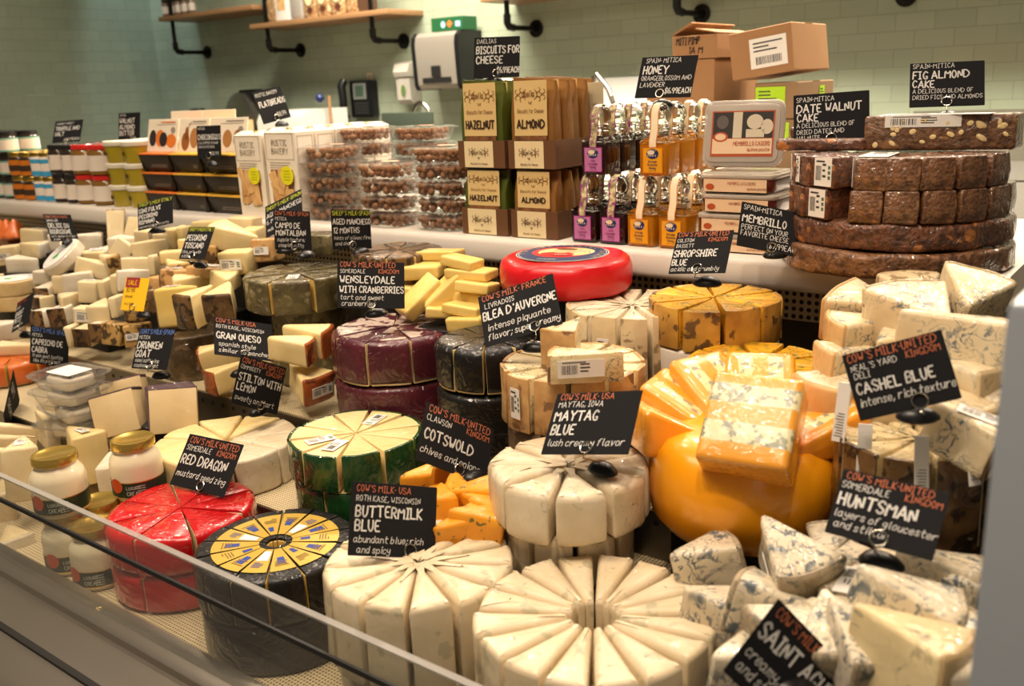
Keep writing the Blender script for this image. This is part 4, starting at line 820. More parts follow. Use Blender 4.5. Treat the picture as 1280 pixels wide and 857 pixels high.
# jars at the left
M_glassd = mat('dark_jar', (52,38,28), .15, coat=.8); M_olive = mat('olive_oil_jar', (122,88,32), .15, coat=.8); M_orj = mat('orange_wrap', (206,118,28), .4); M_blu = mat('sky_blue_band', (62,160,206), .5); M_teal = mat('teal_band', (120,176,158), .5); M_labw = mat('jar_label_white', (226,214,200), .5); M_redl = mat('red_lid', (208,40,30), .35, coat=.4); M_silver = mat('silver_lid', (200,196,188), .25, 1); M_goldl = mat('gold_lid', (206,170,80), .28, 1); M_blkl = mat('black_lid', (30,28,27), .4); M_yjar = mat('yellow_green_tub', (170,150,28), .3, coat=.5); M_whl = mat('white_tub_lid', (226,220,200), .4); M_ora = mat('orange_emblem', (220,120,40), .6)
def jars():
    def proto(kind):
        """list of (part name, mesh, material list)"""
        R, h = .034, .068; P = []
        def lat(name, prof, m, n=22): b = MB(); b.lathe(prof, n); P.append((name, b.mesh(name, m), (0,0,0), (0,0,0)))
        def band(name, r, z0, z1, m): b = MB(); b.lathe([(r,z0),(r,z1)], 22, cap0=False, cap1=False); P.append((name, b.mesh(name, m), (0,0,0), (0,0,0)))
        def prt(name, mb, m): P.append((name, mb.mesh(name, m, False), (0,0,0), (0,0,0)))
        if kind == 'teal':
            lat('jar_body', [(R*.9,0),(R,.003),(R,.052),(R*.86,.058)], M_glassd); lat('lid', [(R*.92,.056),(R*.95,.058),(R*.95,.069),(R*.9,.070)], M_blkl); band('label_band', R+.0004, .008, .050, M_labw); band('teal_edge', R+.0007, .008, .013, M_teal); band('teal_edge', R+.0007, .045, .050, M_teal)
            return P, .0712, .068
        if kind == 'orange':
            lat('jar_body', [(R*.9,0),(R,.003),(R,.052),(R*.86,.060)], M_glassd); lat('lid', [(R*.90,.060),(R*.94,.062),(R*.94,.072),(R*.9,.074)], M_goldl); band('label_band', R+.0004, .003, .050, M_orj); band('dark_print', R+.0008, .016, .034, M_dkink)
            return P, .0752, .066
        if kind == 'blue':
            R = .028; lat('jar_body', [(R*.9,0),(R,.003),(R,.056),(R*.86,.062)], M_labw); lat('lid', [(R*.90,.062),(R*.94,.064),(R*.94,.072),(R*.9,.074)], M_goldl); band('blue_band', R+.0006, .003, .018, M_blu); band('blue_band', R+.0006, .042, .054, M_blu)
            return P, .0752, .058
        if kind in ('black', 'red'):
            R = .032 if kind == 'black' else .042
            lat('jar_body', [(R*.9,0),(R,.003),(R,.062),(R*.84,.072)], M_glassd if kind == 'black' else M_olive); lat('lid', [(R*.88,.071),(R*.92,.073),(R*.92,.084),(R*.88,.0855)], M_blkl if kind == 'black' else M_redl); band('label_band', R+.0005, .012, .056, M_labw)
            if kind == 'black': lat('lid_top', [(R*.86,.0855),(R*.86,.0865)], M_silver)
            else: lat('lid_top', [(R*.80,.0855),(R*.78,.0862)], M_silver)
            b = MB(); 
            for j in range(4): b.add([(-.014,-R-.001,.046-.008*j),(.010-.004*j,-R-.001,.046-.008*j),(.010-.004*j,-R-.001,.048-.008*j),(-.014,-R-.001,.048-.008*j)], [(0,1,2,3)])
            b.add([(.015,-R*.93,.045),(.021,-R*.93+.002,.045),(.021,-R*.93+.002,.053),(.015,-R*.93,.053)], [(0,1,2,3)]); prt('printing', b, M_grey); return P, .0868, 2*R+.0015
        R = .043
        lat('tub_body', [(R*.84,0),(R*.86,.002),(R*.98,.049)], M_yjar); lat('tub_lid', [(R*1.03,.047),(R*1.05,.049),(R*1.05,.058),(R*1.0,.0605)], M_whl)
        b = MB(); 
        b.box(-.022,.022,-R*.95-.0014,-R*.90,.022,.031)
        prt('printing', b, M_dkink); b = MB(); b.lathe([(.006,-R*.985),(.006,-R*.90)], 12, 0, Matrix.Translation((0,0,.040)) @ Matrix.Rotation(-pi/2,4,'X') @ Matrix.Scale(-1,4,(0,0,1)) @ Matrix.Translation((0,0,0))); prt('emblem', b, M_ora)
        return P, .0612, 2*R*1.05+.001
    y0 = 1.445; plan = [('teal', (-22,-8,5,17), 3, 'dark jar with teal edged white label'), ('orange', (29.5,43), 2, 'jar wrapped in orange with gold lid'), ('blue', (55.5,67), 2, 'white jar with two sky blue bands'), ('black', (79,94.5), 2, 'dark jar with plain white label and black lid'), ('red', (108,129), 2, 'olive coloured jar with white label and red lid'), ('yellow', (150,172), 3, 'yellow green tub with white lid')]
    for kind, pxs, levels, desc in plan:
        P, H, dia = proto(kind); lastx = None
        for ci, px in enumerate(pxs):
            x = at(px, 255, y=y0).x
            if lastx is not None and x-lastx < dia: x = lastx+dia
            lastx = x
            for dd in range(3 if kind in ('red','black') else 2):
                for lv in range(levels):
                    row = ('front','second','third')[dd]; lev = {2:('lower','upper'),3:('lowest','middle','top')}[levels][lv]
                    col = ('left','right')[ci] if len(pxs) == 2 else ('leftmost','second','third','right')[ci]
                    t = thing('honey_tub' if kind == 'yellow' else 'preserve_jar', f'{desc}, {lev} in the {col} column, {row} row', 'tub' if kind == 'yellow' else 'jar', (x+random.uniform(-.0008,.0008), y0+dia/2-.02+dd*(dia+.001), ZL+.0005+lv*H), (0,0,radians(-30)), f'{kind} jars on the ledge')
                    for nm, me, l, r in P: link(nm, me, t, l, r)
jars()
# ------------------------------------------------------------------ cheese
C_butter = cheese('pale_cream_cheese', (230,214,182), (219,201,164), spot=(196,186,154), samt=.2, sscale=40, bump=.22, wrap=.30)
C_white = cheese('white_blue_cheese', (224,211,184), (210,193,160), vein=(128,138,128), vamt=.55, vscale=46, vline=.25, wrap=.35)
C_whiter = cheese('ivory_rind', (218,199,160), (198,174,132), spot=(150,128,92), samt=.3, sscale=45, wrap=.35)
C_blue = cheese('veined_blue_cheese', (226,216,192), (214,198,166), vein=(58,82,98), vamt=1.15, vscale=44, wrap=.45)
C_bluer = cheese('blue_rind', (196,180,150), (140,122,96), vein=(70,80,76), vamt=1.0, vscale=44, wrap=.4)
C_tan = cheese('tan_rind', (206,168,112), (178,130,78), spot=(132,98,64), samt=.35, sscale=34, cscale=34, bump=.4, wrap=.4)
C_tanp = cheese('grey_blue_paste', (226,208,164), (208,188,142), vein=(96,104,92), vamt=.9, vscale=48, wrap=.4)
C_brown = cheese('brown_rind', (126,94,54), (74,52,30), spot=(50,36,22), samt=.8, sscale=50, bump=.45, wrap=.45)
C_yel = cheese('yellow_paste', (232,204,124), (222,188,98), bump=.12, wrap=.35)
C_pyel = cheese('pale_yellow_paste', (231,211,157), (221,196,134), bump=.12, wrap=.3)
C_cream = cheese('cream_paste', (230,212,170), (220,198,150), bump=.14, wrap=.4)
C_creamr = cheese('grey_brown_rind', (126,104,78), (88,70,52), bump=.4, wrap=.4)
C_marb = cheese('marbled_yellow', (232,176,34), (214,150,28), vein=(96,104,40), vamt=1.15, vscale=60, wrap=.35)
C_marbr = cheese('marbled_rind', (204,156,66), (160,112,50), spot=(104,76,44), samt=.35, sscale=40, wrap=.35)
C_orange = cheese('orange_layer', (236,150,22), (236,144,14), rough=.3, bump=.08, wrap=.5, wscale=12)
C_orangew = mat('orange_wax', (244,160,16), .3, coat=.6, coatr=.12, bump=.08, bscale=25)
C_oflk = cheese('orange_flecked', (240,166,40), (228,148,28), spot=(110,100,40), samt=.05, sscale=90, bump=.12, wrap=.4)
C_red = cheese('red_wax', (196,22,26), (178,14,20), rough=.26, bump=.12, bscale=20, wrap=.75, wscale=16, cscale=10)
C_redw = mat('matt_red_wax', (206,20,28), .38, coat=.25, bump=.22, bscale=22)
C_purple = cheese('purple_wax', (88,32,44), (64,22,32), rough=.35, bump=.1, wrap=.55, wscale=22)
C_purplet = cheese('purple_wax_top', (92,38,50), (70,26,38), spot=(206,186,172), samt=1.0, sscale=26, rough=.35, bump=.1, wrap=.6, wscale=22)
C_black = cheese('black_wax', (10,10,10), (7,7,7), rough=.5, bump=.1, wrap=.42, wscale=24)
C_greenw = cheese('green_wax', (28,74,34), (18,54,24), spot=(64,92,36), samt=.25, sscale=18, rough=.25, bump=.1, wrap=.9, wscale=18)
C_olive = cheese('olive_rind', (104,94,58), (66,58,36), spot=(132,122,86), samt=.4, sscale=34, cscale=30, bump=.35, wrap=.9, wscale=26)
C_brw = cheese('dark_brown_wheel', (98,78,50), (58,46,30), spot=(120,100,70), samt=.3, sscale=40, cscale=34, bump=.5, wrap=.7)
C_orr = cheese('orange_brown_rind', (176,92,34), (140,64,22), spot=(110,52,24), samt=.3, sscale=40, bump=.2, wrap=.7)
C_mim = cheese('orange_wax_rind', (214,110,40), (196,92,30), rough=.3, bump=.1, wrap=.7)
C_goat = cheese('goat_paste', (216,194,150), (206,182,136), bump=.08, wrap=.3)
C_goatr = cheese('wine_rind', (92,66,72), (70,48,56), bump=.15, wrap=.6)
C_bloom = cheese('bloomy_white_rind', (228,218,198), (212,198,172), bump=.35, wrap=.3)
C_dot = cheese('peppered_rind', (196,160,92), (170,130,72), spot=(84,62,36), samt=.8, sscale=60, bump=.35, wrap=.6)
C_paper = mat('white_wheel_paper', (222,214,200), .6, bump=.3, bscale=25)
M_riser = mat('dark_display_riser', (22,20,18), .5)

def riser(x, y, w, d, z0, z1, label):
    if z1-z0 < .004: return
    b = MB(); b.prism(rect(w, d, .006, 2), 0, z1-z0-.0004, .002, 1); o = b.obj('display_riser', M_riser, None, (x, y, z0+.0003)); tag(o, label, 'display riser')
def clock(dx, dy):
    """clock hour of a direction, twelve pointing away from the viewer"""
    a = (90-(math.degrees(atan2(dy, dx))-37.6)) % 360; h = round(a/15)/2
    return h % 12
HOURS = ('twelve','one','two','three','four','five','six','seven','eight','nine','ten','eleven')
def hourname(h): return (f"{HOURS[int(h)]} o'clock" if h == int(h) else f"half past {HOURS[int(h)]}")
def wedge_meshes(R, a, h, paste, rind, coat, rin=0, e=.003, amp=.001, seed=0, topmat=None):
    """(root mesh, [(child name, mesh)])"""
    ch = []
    if coat == 'full':
        b = MB(); b.prism(sector(R-.0045, a, rin, .002, 8), .0015, h-.0040, .001, 1); b.rough(amp, 26, seed+.5, fy=.3); root = b.mesh('cheese_wedge', paste)
        c = MB(); A = a-2*.0008/R; E = e*2.2; rr = []
        for k in range(5): rr.append((R-E*(1-sin(pi/2*k/4)), E*(1-cos(pi/2*k/4))))
        for k in range(2): rr.append((R, E+(h-2*E)*(k+1)/3))
        for k in range(5): rr.append((R-E*(1-cos(pi/2*k/4)), h-E*(1-sin(pi/2*k/4))))
        rr = [[(x, y, z) for x, y in sector(q, A, rin+.001, .0006, 8)] for q, z in rr]; c.rings(rr); c.rough(amp, 26, seed+.5, fy=.3)
        ch.append(('wax_coat', c.mesh('wax_coat', [rind, topmat or rind])))
        if topmat:
            t = MB(); t.prism(sector(R*.90, a-.05, rin+.012, .002, 8), h-.001, h+.0006, .0003, 1); t.rough(amp, 26, seed+.5, fy=.3); ch.append(('wax_top', t.mesh('wax_top', topmat)))
    elif coat == 'arc':
        b = MB(); b.prism(sector(R-.0035, a, rin, .0012, 10), 0, h-.0006, e, 2, mid=1, caprings=2); b.rough(amp, 30, seed, fy=.3); root = b.mesh('cheese_wedge', paste)
        n = 10; A = a-.012; o = [(R*cos(-A/2+A*k/n), R*sin(-A/2+A*k/n)) for k in range(n+1)] + [((R-.007)*cos(A/2-A*k/n), (R-.007)*sin(A/2-A*k/n)) for k in range(n+1)]
        c = MB(); c.prism(o, .0003, h, .0022, 2, mid=1); c.rough(amp, 30, seed, fy=.3); ch.append(('rind', c.mesh('rind', rind)))
    else:
        b = MB(); b.prism(sector(R, a, rin, e*1.2, 9), 0, h, e*1.4, 3, mid=2, caprings=2); b.rough(amp, 24, seed, fy=.3); root = b.mesh('cheese_wedge', paste)
    return root, ch
def put(proto, label, group, cat, loc, rot, name='cheese_wedge'):
    o = link(name, proto[0], None, loc, rot); tag(o, label, cat, group)
    for nm, me in proto[1]: link(nm, me, o)
    return o
def cut_wheel(c, z, R, h, n, paste, desc, where, group, rind=None, coat=None, rin=0, skip=(), rot=0, e=.003, amp=.001, jit=.0012, tilt=.012, gap=.0012, topmat=None, tops=None, stick=(), rim=()):
    gap = max(gap, .0022) if coat == 'full' else max(gap, .0032); amp = min(amp, .0022)
    a = 2*pi/n; protos = [wedge_meshes(R, a-gap/R*2, h, paste, rind, coat, rin, e, amp, s, topmat) for s in range(3)]; out = []
    alt = [wedge_meshes(R, a-gap/R*2, h, tops, rind, coat, rin, e, amp, s, topmat) for s in range(1)] if tops else None
    used = set()
    for i in range(n):
        if i in skip: continue
        th = rot + (i+.5)*a; hr = clock(cos(th), sin(th))
        while hr in used: hr = (hr+.5) % 12
        used.add(hr)
        r = random.uniform(0, jit)
        o = put(protos[i % 3], f'{desc} at {hourname(hr)} in {where}', group, 'cheese wedge', (c[0]+cos(th)*r, c[1]+sin(th)*r, z+.0004+random.uniform(0,.0006)), (random.uniform(-tilt,tilt)*.1, random.uniform(-tilt,0), th))
        if i in stick: sticker(o, (R*.55, 0, h+.0012), (0,0,pi*random.randint(0,1)), i, (1,1.1,1))
        if hr in rim: q = sticker(o, (R+.0024, 0, h*.52), (pi/2, pi/2*0, pi/2), i, (.42,2.0,1))
        out.append(o)
    return out
def whole(c, z, R, h, m, label, e=.006, cat='cheese wheel', name='cheese_round', amp=.0012, prof=None):
    b = MB()
    if prof: b.lathe([(r*R, q*h) for r, q in prof], 56)
    else: b.prism(circ(R, 56), 0, h, e, 4, mid=2, caprings=3)
    b.rough(amp, 22, R*100); o = b.obj(name, m, None, (c[0], c[1], z+.0003)); return tag(o, label, cat)
def topc(px, py, z): p = at(px, py, z=z); return (p.x, p.y)

def front_wheels():
    # ring with an empty centre, and its neighbour, at the front
    zt = .932; h = .104; c1 = topc(742, 766, zt); c2 = topc(523, 700, zt)
    whole(c1, Z0, .114, zt-h-Z0-.001, C_butter, 'lower pale wheel under the ring with an empty centre', .01)
    whole(c2, Z0, .100, zt-h-Z0-.001, C_butter, 'lower pale wheel under the wedges of the "spicy" sign', .01)
    cut_wheel(c1, zt-h, .121, h, 16, C_butter, 'pale cream wedge', 'the front hollow wheel', 'wedges of the holed front wheel', rin=.024, rot=.15, e=.0045, amp=.003, jit=.004, tilt=.03, gap=.0016)
    cut_wheel(c2, zt-h, .108, h, 13, C_butter, 'pale cream wedge', 'the "abundant blue" wheel', 'wedges of the wheel by the glass', rin=.004, rot=.5, e=.005, amp=.003, jit=.003, tilt=.03, gap=.0014)
    # two tier white ring
    c = at(710, 580, y=.852); z = c.z; h = .0625; R = .0945
    cut_wheel(c, z-h, R, h, 9, C_white, 'white blue veined wedge', 'the upper "lush creamy" ring', 'upper white ring', rin=.004, rot=.22, e=.006, amp=.003, jit=.004, tilt=.03, gap=.0018)
    cut_wheel(c, z-2*h-.002, .077, h, 9, C_white, 'white blue veined wedge', 'the lower "lush creamy" ring', 'lower white ring', rin=.004, rot=.5, e=.006, amp=.003, gap=.0018)
    riser(c.x, c.y-.03, .09, .07, Z0, z-2*h-.002, 'dark riser block under the two tier white ring')
    # orange wheel and the layered wedges on it
    c = at(928, 600, y=.965); R = .112; h = .125
    prof = [(.01,0),(.55,0),(.80,.05),(.95,.22),(1,.45),(.985,.64),(.92,.83),(.80,.95),(.6,1),(.01,1)]
    zb = at(930, 690, y=.965-.06).z; zb = max(zb, Z1+.02)
    whole(c, zb, R, h, C_orangew, 'large glossy orange waxed wheel beneath the layered orange wedges', prof=prof, amp=.002)
    riser(c.x, c.y, .13, .12, Z1, zb, 'dark riser block under the large orange wheel')
    zt = zb+h
    C_lay = layered()
    def slice_(px, py, y, hd, rx, ry, label, k=0, L=.115, W=.086, T=.058):
        b = MB(); o = rect(L, W, .010, 4); b.prism(o, -T/2, T/2, .008, 4, mid=1, caprings=2); b.rough(.0012, 30, k)
        b.v = [(x, yy, -T/2+(z+T/2)*(.16+.84*min(1, (x+L/2)/(L*.92)))) for x, yy, z in b.v]
        p = at(px, py, y=y); o = b.obj('cheese_wedge', C_lay, None, p, (radians(rx), radians(ry), radians(hd+37.6))); tag(o, label, 'cheese wedge', 'layered orange wedges')
        return o
    slice_(848,530,.955, 190,6,-4, 'layered orange wedge lowest on the left of the orange wheel')
    slice_(866,506,1.00, 150,0,-4, 'layered orange wedge leaning over the left one on the wheel', 1)
    slice_(902,486,1.035, 118,0,-4, 'layered orange wedge at the rear left of the orange wheel', 2)
    slice_(950,486,1.04, 75,0,-4, 'layered orange wedge at the rear middle of the orange wheel', 3)
    slice_(1008,530,.985, 8,0,-2, 'layered orange wedge at the right of the orange wheel', 4)
    # wrapped wedge lying with its striped cut face towards the viewer
    b = MB(); L, W, T = .105, .098, .055; b.prism(rect(W, L, .006, 3), -T/2, T/2, .007, 3, mid=1, caprings=1); b.rough(.0012, 30, 9)
    p = at(941, 535, y=.90); o = b.obj('cheese_wedge', striped(), None, p, (radians(46), 0, radians(9))); tag(o, 'glossy wrapped orange wedge showing two pale blue stripes on its cut face', 'cheese wedge', None)
def layered():
    m, t, b = nt('layered_orange_cheese'); co = t.nodes.new('ShaderNodeTexCoord'); sp = t.nodes.new('ShaderNodeSeparateXYZ'); t.links.new(co.outputs['Object'], sp.inputs[0])
    V = co.outputs['Object']; z = math2(t, 'ADD', sp.outputs[2], math2(t, 'MULTIPLY', math2(t, 'SUBTRACT', noisefac(t, V, 30, 2), .5), .004))
    yy = math2(t, 'ADD', sp.outputs[1], math2(t, 'MULTIPLY', math2(t, 'SUBTRACT', noisefac(t, V, 24, 2), .5), .006))
    d = math2(t, 'ABSOLUTE', math2(t, 'SUBTRACT', math2(t, 'ABSOLUTE', yy), .018)); f = math2(t, 'MULTIPLY', ramp(t, d, .0095, .0080), ramp(t, sp.outputs[0], .046, .043))
    pale = mixc(t, ramp(t, noisefac(t, V, 110, 3), .52, .60), S((232,216,160)), S((150,150,120)))
    o = mixc(t, ramp(t, noisefac(t, V, 14, 3), .3, .7), S((244,164,44)), S((238,152,28)))
    t.links.new(mixc(t, f, o, pale), b.inputs['Base Color']); b.inputs['Roughness'].default_value = .35; wrapfilm(t, b, co, .6, 16); return m
def striped():
    m, t, b = nt('striped_orange_cheese'); co = t.nodes.new('ShaderNodeTexCoord'); sp = t.nodes.new('ShaderNodeSeparateXYZ'); t.links.new(co.outputs['Object'], sp.inputs[0]); V = co.outputs['Object']
    yy = math2(t, 'ADD', sp.outputs[1], math2(t, 'MULTIPLY', math2(t, 'SUBTRACT', noisefac(t, V, 24, 2), .5), .006))
    d = math2(t, 'ABSOLUTE', math2(t, 'SUBTRACT', math2(t, 'ABSOLUTE', math2(t, 'SUBTRACT', yy, .004)), .0225)); f = math2(t, 'MULTIPLY', ramp(t, d, .0125, .0105), ramp(t, sp.outputs[2], .020, .0215))
    pale = mixc(t, ramp(t, noisefac(t, V, 90, 3), .5, .58), S((236,222,176)), S((140,146,120)))
    t.links.new(mixc(t, f, S((244,166,52)), pale), b.inputs['Base Color']); b.inputs['Roughness'].default_value = .35; wrapfilm(t, b, co, 1.0, 26); return m
front_wheels()

def gold_label_wheel():
    zt = .86; h = .068; c = topc(345, 678, zt); R = .110
    whole(c, Z0, R-.002, zt-h-Z0-.001, C_black, 'lower black wrapped wheel beneath the gold labelled wheel', .008)
    n = 14; a = 2*pi/n; G = mat('gold_label', (206,172,74), .35, .35); Bl = mat('royal_blue_print', (34,62,140), .5); Wp = mat('label_white', (220,222,226), .4); Br = mat('brown_print', (120,92,44), .6); Yl = C_yel
    protos = []
    for s in range(4):
        r = random.Random(s+20); A = a-.022
        root, ch = wedge_meshes(R, A, h, C_yel, C_black, 'full', .012, .004, .0012, s)
        g = MB(); r0, r1 = R*.20, R*.78; n_ = 5
        arc = lambda q: [(q*cos(-A*.47+A*.94*k/n_), q*sin(-A*.47+A*.94*k/n_), 0) for k in range(n_+1)]
        o_, i_ = arc(r1), arc(r0); g.add(i_+o_, [(k, n_+1+k, n_+2+k, k+1) for k in range(n_)], 0)
        def patch(q0, q1, b0, b1, mi, z):
            P = [(q*cos(bb), q*sin(bb), z) for q, bb in ((q0,b0),(q1,b0),(q1,b1),(q0,b1))]; g.add(P, [(0,1,2,3)], mi)
        if s in (0, 2): patch(R*.44, R*.62, -A*.2, A*.22, 1, .0003)
        if s == 1: patch(R*.26, R*.50, -A*.35, A*.36, 2, .0003)
        if s == 3: patch(R*.30, R*.42, -A*.1, A*.3, 1, .0003)
        for k in range(4): patch(R*(.54+.035*k), R*(.555+.035*k), -A*.3, A*r.uniform(-.1,.35), 3 if s != 1 else 1, .0004)
        protos.append((root, ch, g.mesh('paper_label', [G, Bl, Wp, Br], False)))
    used = set()
    for i in range(n):
        th = .1+(i+.5)*a; hr = clock(cos(th), sin(th))
        while hr in used: hr = (hr+.5) % 12
        used.add(hr); p = protos[(i*3) % 4]
        o = put(p[:2], f"black rimmed wedge with gold label at {hourname(hr)} in the black wheel", 'gold labelled black wedges', 'cheese wedge', (c[0]+cos(th)*.001, c[1]+sin(th)*.001, zt-h+.0005), (0, random.uniform(-.01,0), th))
        link('paper_label', p[2], o, (0,0,h+.0012))
gold_label_wheel()

def red_dragon():
    zt = .842; h = .06; c = topc(226, 634, zt); R = .113
    cut_wheel(c, zt-h, R, h, 8, C_cream, 'red waxed wedge', 'the "mustard seed" wheel', 'upper red waxed wedges', rind=C_red, coat='full', rot=.35, e=.005, amp=.003, gap=.002, jit=.003, tilt=.02)
    cut_wheel(c, Z0, R-.001, zt-h-Z0-.001, 6, C_cream, 'red waxed wedge behind the pane', 'the bottom red wheel', 'lower red waxed wedges', rind=C_red, coat='full', rot=.9, e=.005, amp=.002, gap=.0016)
red_dragon()

def green_wheel():
    h = .058; c = at(445, 541, y=.950); zt = c.z; R = .106
    cut_wheel(c, zt-h, R, h, 10, C_pyel, 'pale wedge with green wax edge', 'the upper green wheel', 'upper green waxed wedges', rind=C_greenw, coat='arc', rot=.25, e=.0015, amp=.0012, gap=.003, jit=.004, tilt=.02, stick=(2,6,7))
    cut_wheel(c, zt-2*h-.002, R-.002, h, 9, C_pyel, 'pale wedge with green wax edge', 'the lower green wheel', 'lower green waxed wedges', rind=C_greenw, coat='arc', rot=.1, e=.0015, amp=.0012, gap=.002)
    riser(c.x, c.y, .13, .13, Z1, zt-2*h-.002, 'dark riser block under the two green wheels')
green_wheel()

def lemon_half():
    c = at(283, 548, y=.915); zt = c.z; R = .122; h = min(.125, zt-Z1-.001); a = 2*pi/9
    for i in range(9):
        th = radians(37.6)+.2+(i+.5)*a; k = clock(cos(th), sin(th)); white = 1.0 < k < 6.2
        P = wedge_meshes(R, a-.02, h, C_white if white else C_pyel, None, None, 0, .004, .0035, i)
        put(P, f"{'crumbly white' if white else 'pale yellow'} wedge at {hourname(k)} behind the red wheel", 'white and pale yellow wheel wedges', 'cheese wedge', (c.x+cos(th)*.002, c.y+sin(th)*.002, zt-h), (0, random.uniform(-.02,0), th))
    riser(c.x, c.y, .12, .12, Z1, zt-h, 'dark riser block under the white and pale yellow wheel')
lemon_half()

def purple_black():
    c = topc(492, 408, 1.045); h = .082; R = .112
    cut_wheel(c, 1.045-h, R, h, 9, C_cream, 'purple waxed wedge', 'the "cranberries" wheel', 'upper purple waxed wedges', rind=C_purple, coat='full', rot=.15, e=.007, amp=.003, gap=.0014, topmat=C_purplet)
    whole(c, Z2, R-.001, 1.045-h-Z2-.001, C_purple, 'lower purple waxed wheel beneath the sliced one', .012, amp=.002)
    c = at(608, 421, y=1.122); zt = c.z; h = .075; R = .086
    cut_wheel(c, zt-h, R, h, 10, C_pyel, 'black waxed wedge', 'the upper black wheel', 'upper black waxed wedges', rind=C_black, coat='full', rot=.3, e=.007, amp=.003, gap=.0024)
    whole(c, Z2, R-.001, zt-h-Z2-.001, C_black, 'lower black waxed wheel behind the chives sign', .012, amp=.002)
purple_black()

def red_label_wheel():
    c = at(707, 321, y=1.284); R = .113; h = .060; zb = c.z-h+.004
    prof = [(.01,0),(.82,0),(.93,.05),(.985,.18),(1,.45),(.99,.74),(.955,.90),(.88,.985),(.80,1),(.4,1),(.01,1)]
    o = whole(c, zb, R, h, C_redw, 'whole matt red waxed wheel with a round picture label', prof=prof, amp=.0018)
    riser(c.x, c.y, .15, .15, Z2, zb, 'dark riser block under the red labelled wheel')
    N = [mat('label_navy', (40,52,92), .5), mat('label_red', (190,44,38), .5), mat('label_skin', (224,170,120), .6), mat('label_straw', (214,186,130), .6), mat('label_cream', (238,228,206), .6), mat('label_brown', (110,66,40), .6)]
    g = MB(); R2 = .079
    for r, mi, z in ((R2,4,0),(R2-.0014,0,.0002),(R2-.004,4,.0004),(R2-.0048,0,.0006)): oval(g, 0, 0, r, r, 48, z, mi)
    oval(g, -.003, .006, .052, .050, 40, .0008, 1); oval(g, .010, .012, .042, .038, 32, .0010, 3); oval(g, -.022, .006, .022, .030, 28, .0011, 3)
    oval(g, -.004, .016, .018, .021, 28, .0013, 2); oval(g, -.004, .032, .019, .010, 28, .0014, 5); oval(g, -.004, -.014, .030, .016, 28, .0012, 1); oval(g, .006, -.022, .020, .010, 28, .0016, 1)
    for k in range(10): strokes(g, [(.010+.004*k,.000+.002*k),(.024+.003*k,.030-.003*k)], .0016, .0017, 4 if k % 2 else 5)
    letter(g, "LATTE", .006, -.024, .0055, .03, align=.5, jit=0, stroke=.2, z=.0019, mi=4); letter(g, "GENUINE", -.004, -.064, .007, .05, align=.5, jit=0, z=.0010, mi=4)
    s = "FONTINA*SINGLE*CREAM"                       # lettering around the upper rim
    for i, ch in enumerate(s):
        a = radians(200-218*i/(len(s)-1)); m = MB(); letter(m, ch, 0, 0, .009, None, align=.5, jit=0, stroke=.16, z=0) if ch in GL else None
        M_ = Matrix.Translation((.0635*cos(a), .0635*sin(a), .0012)) @ Matrix.Rotation(a-pi/2, 4, 'Z'); g.add(m.v, m.f, 3, M_)
    g.obj('round_label', N, o, (-.006, 0, h+.0018), (0,0,radians(12)), False)
red_label_wheel()

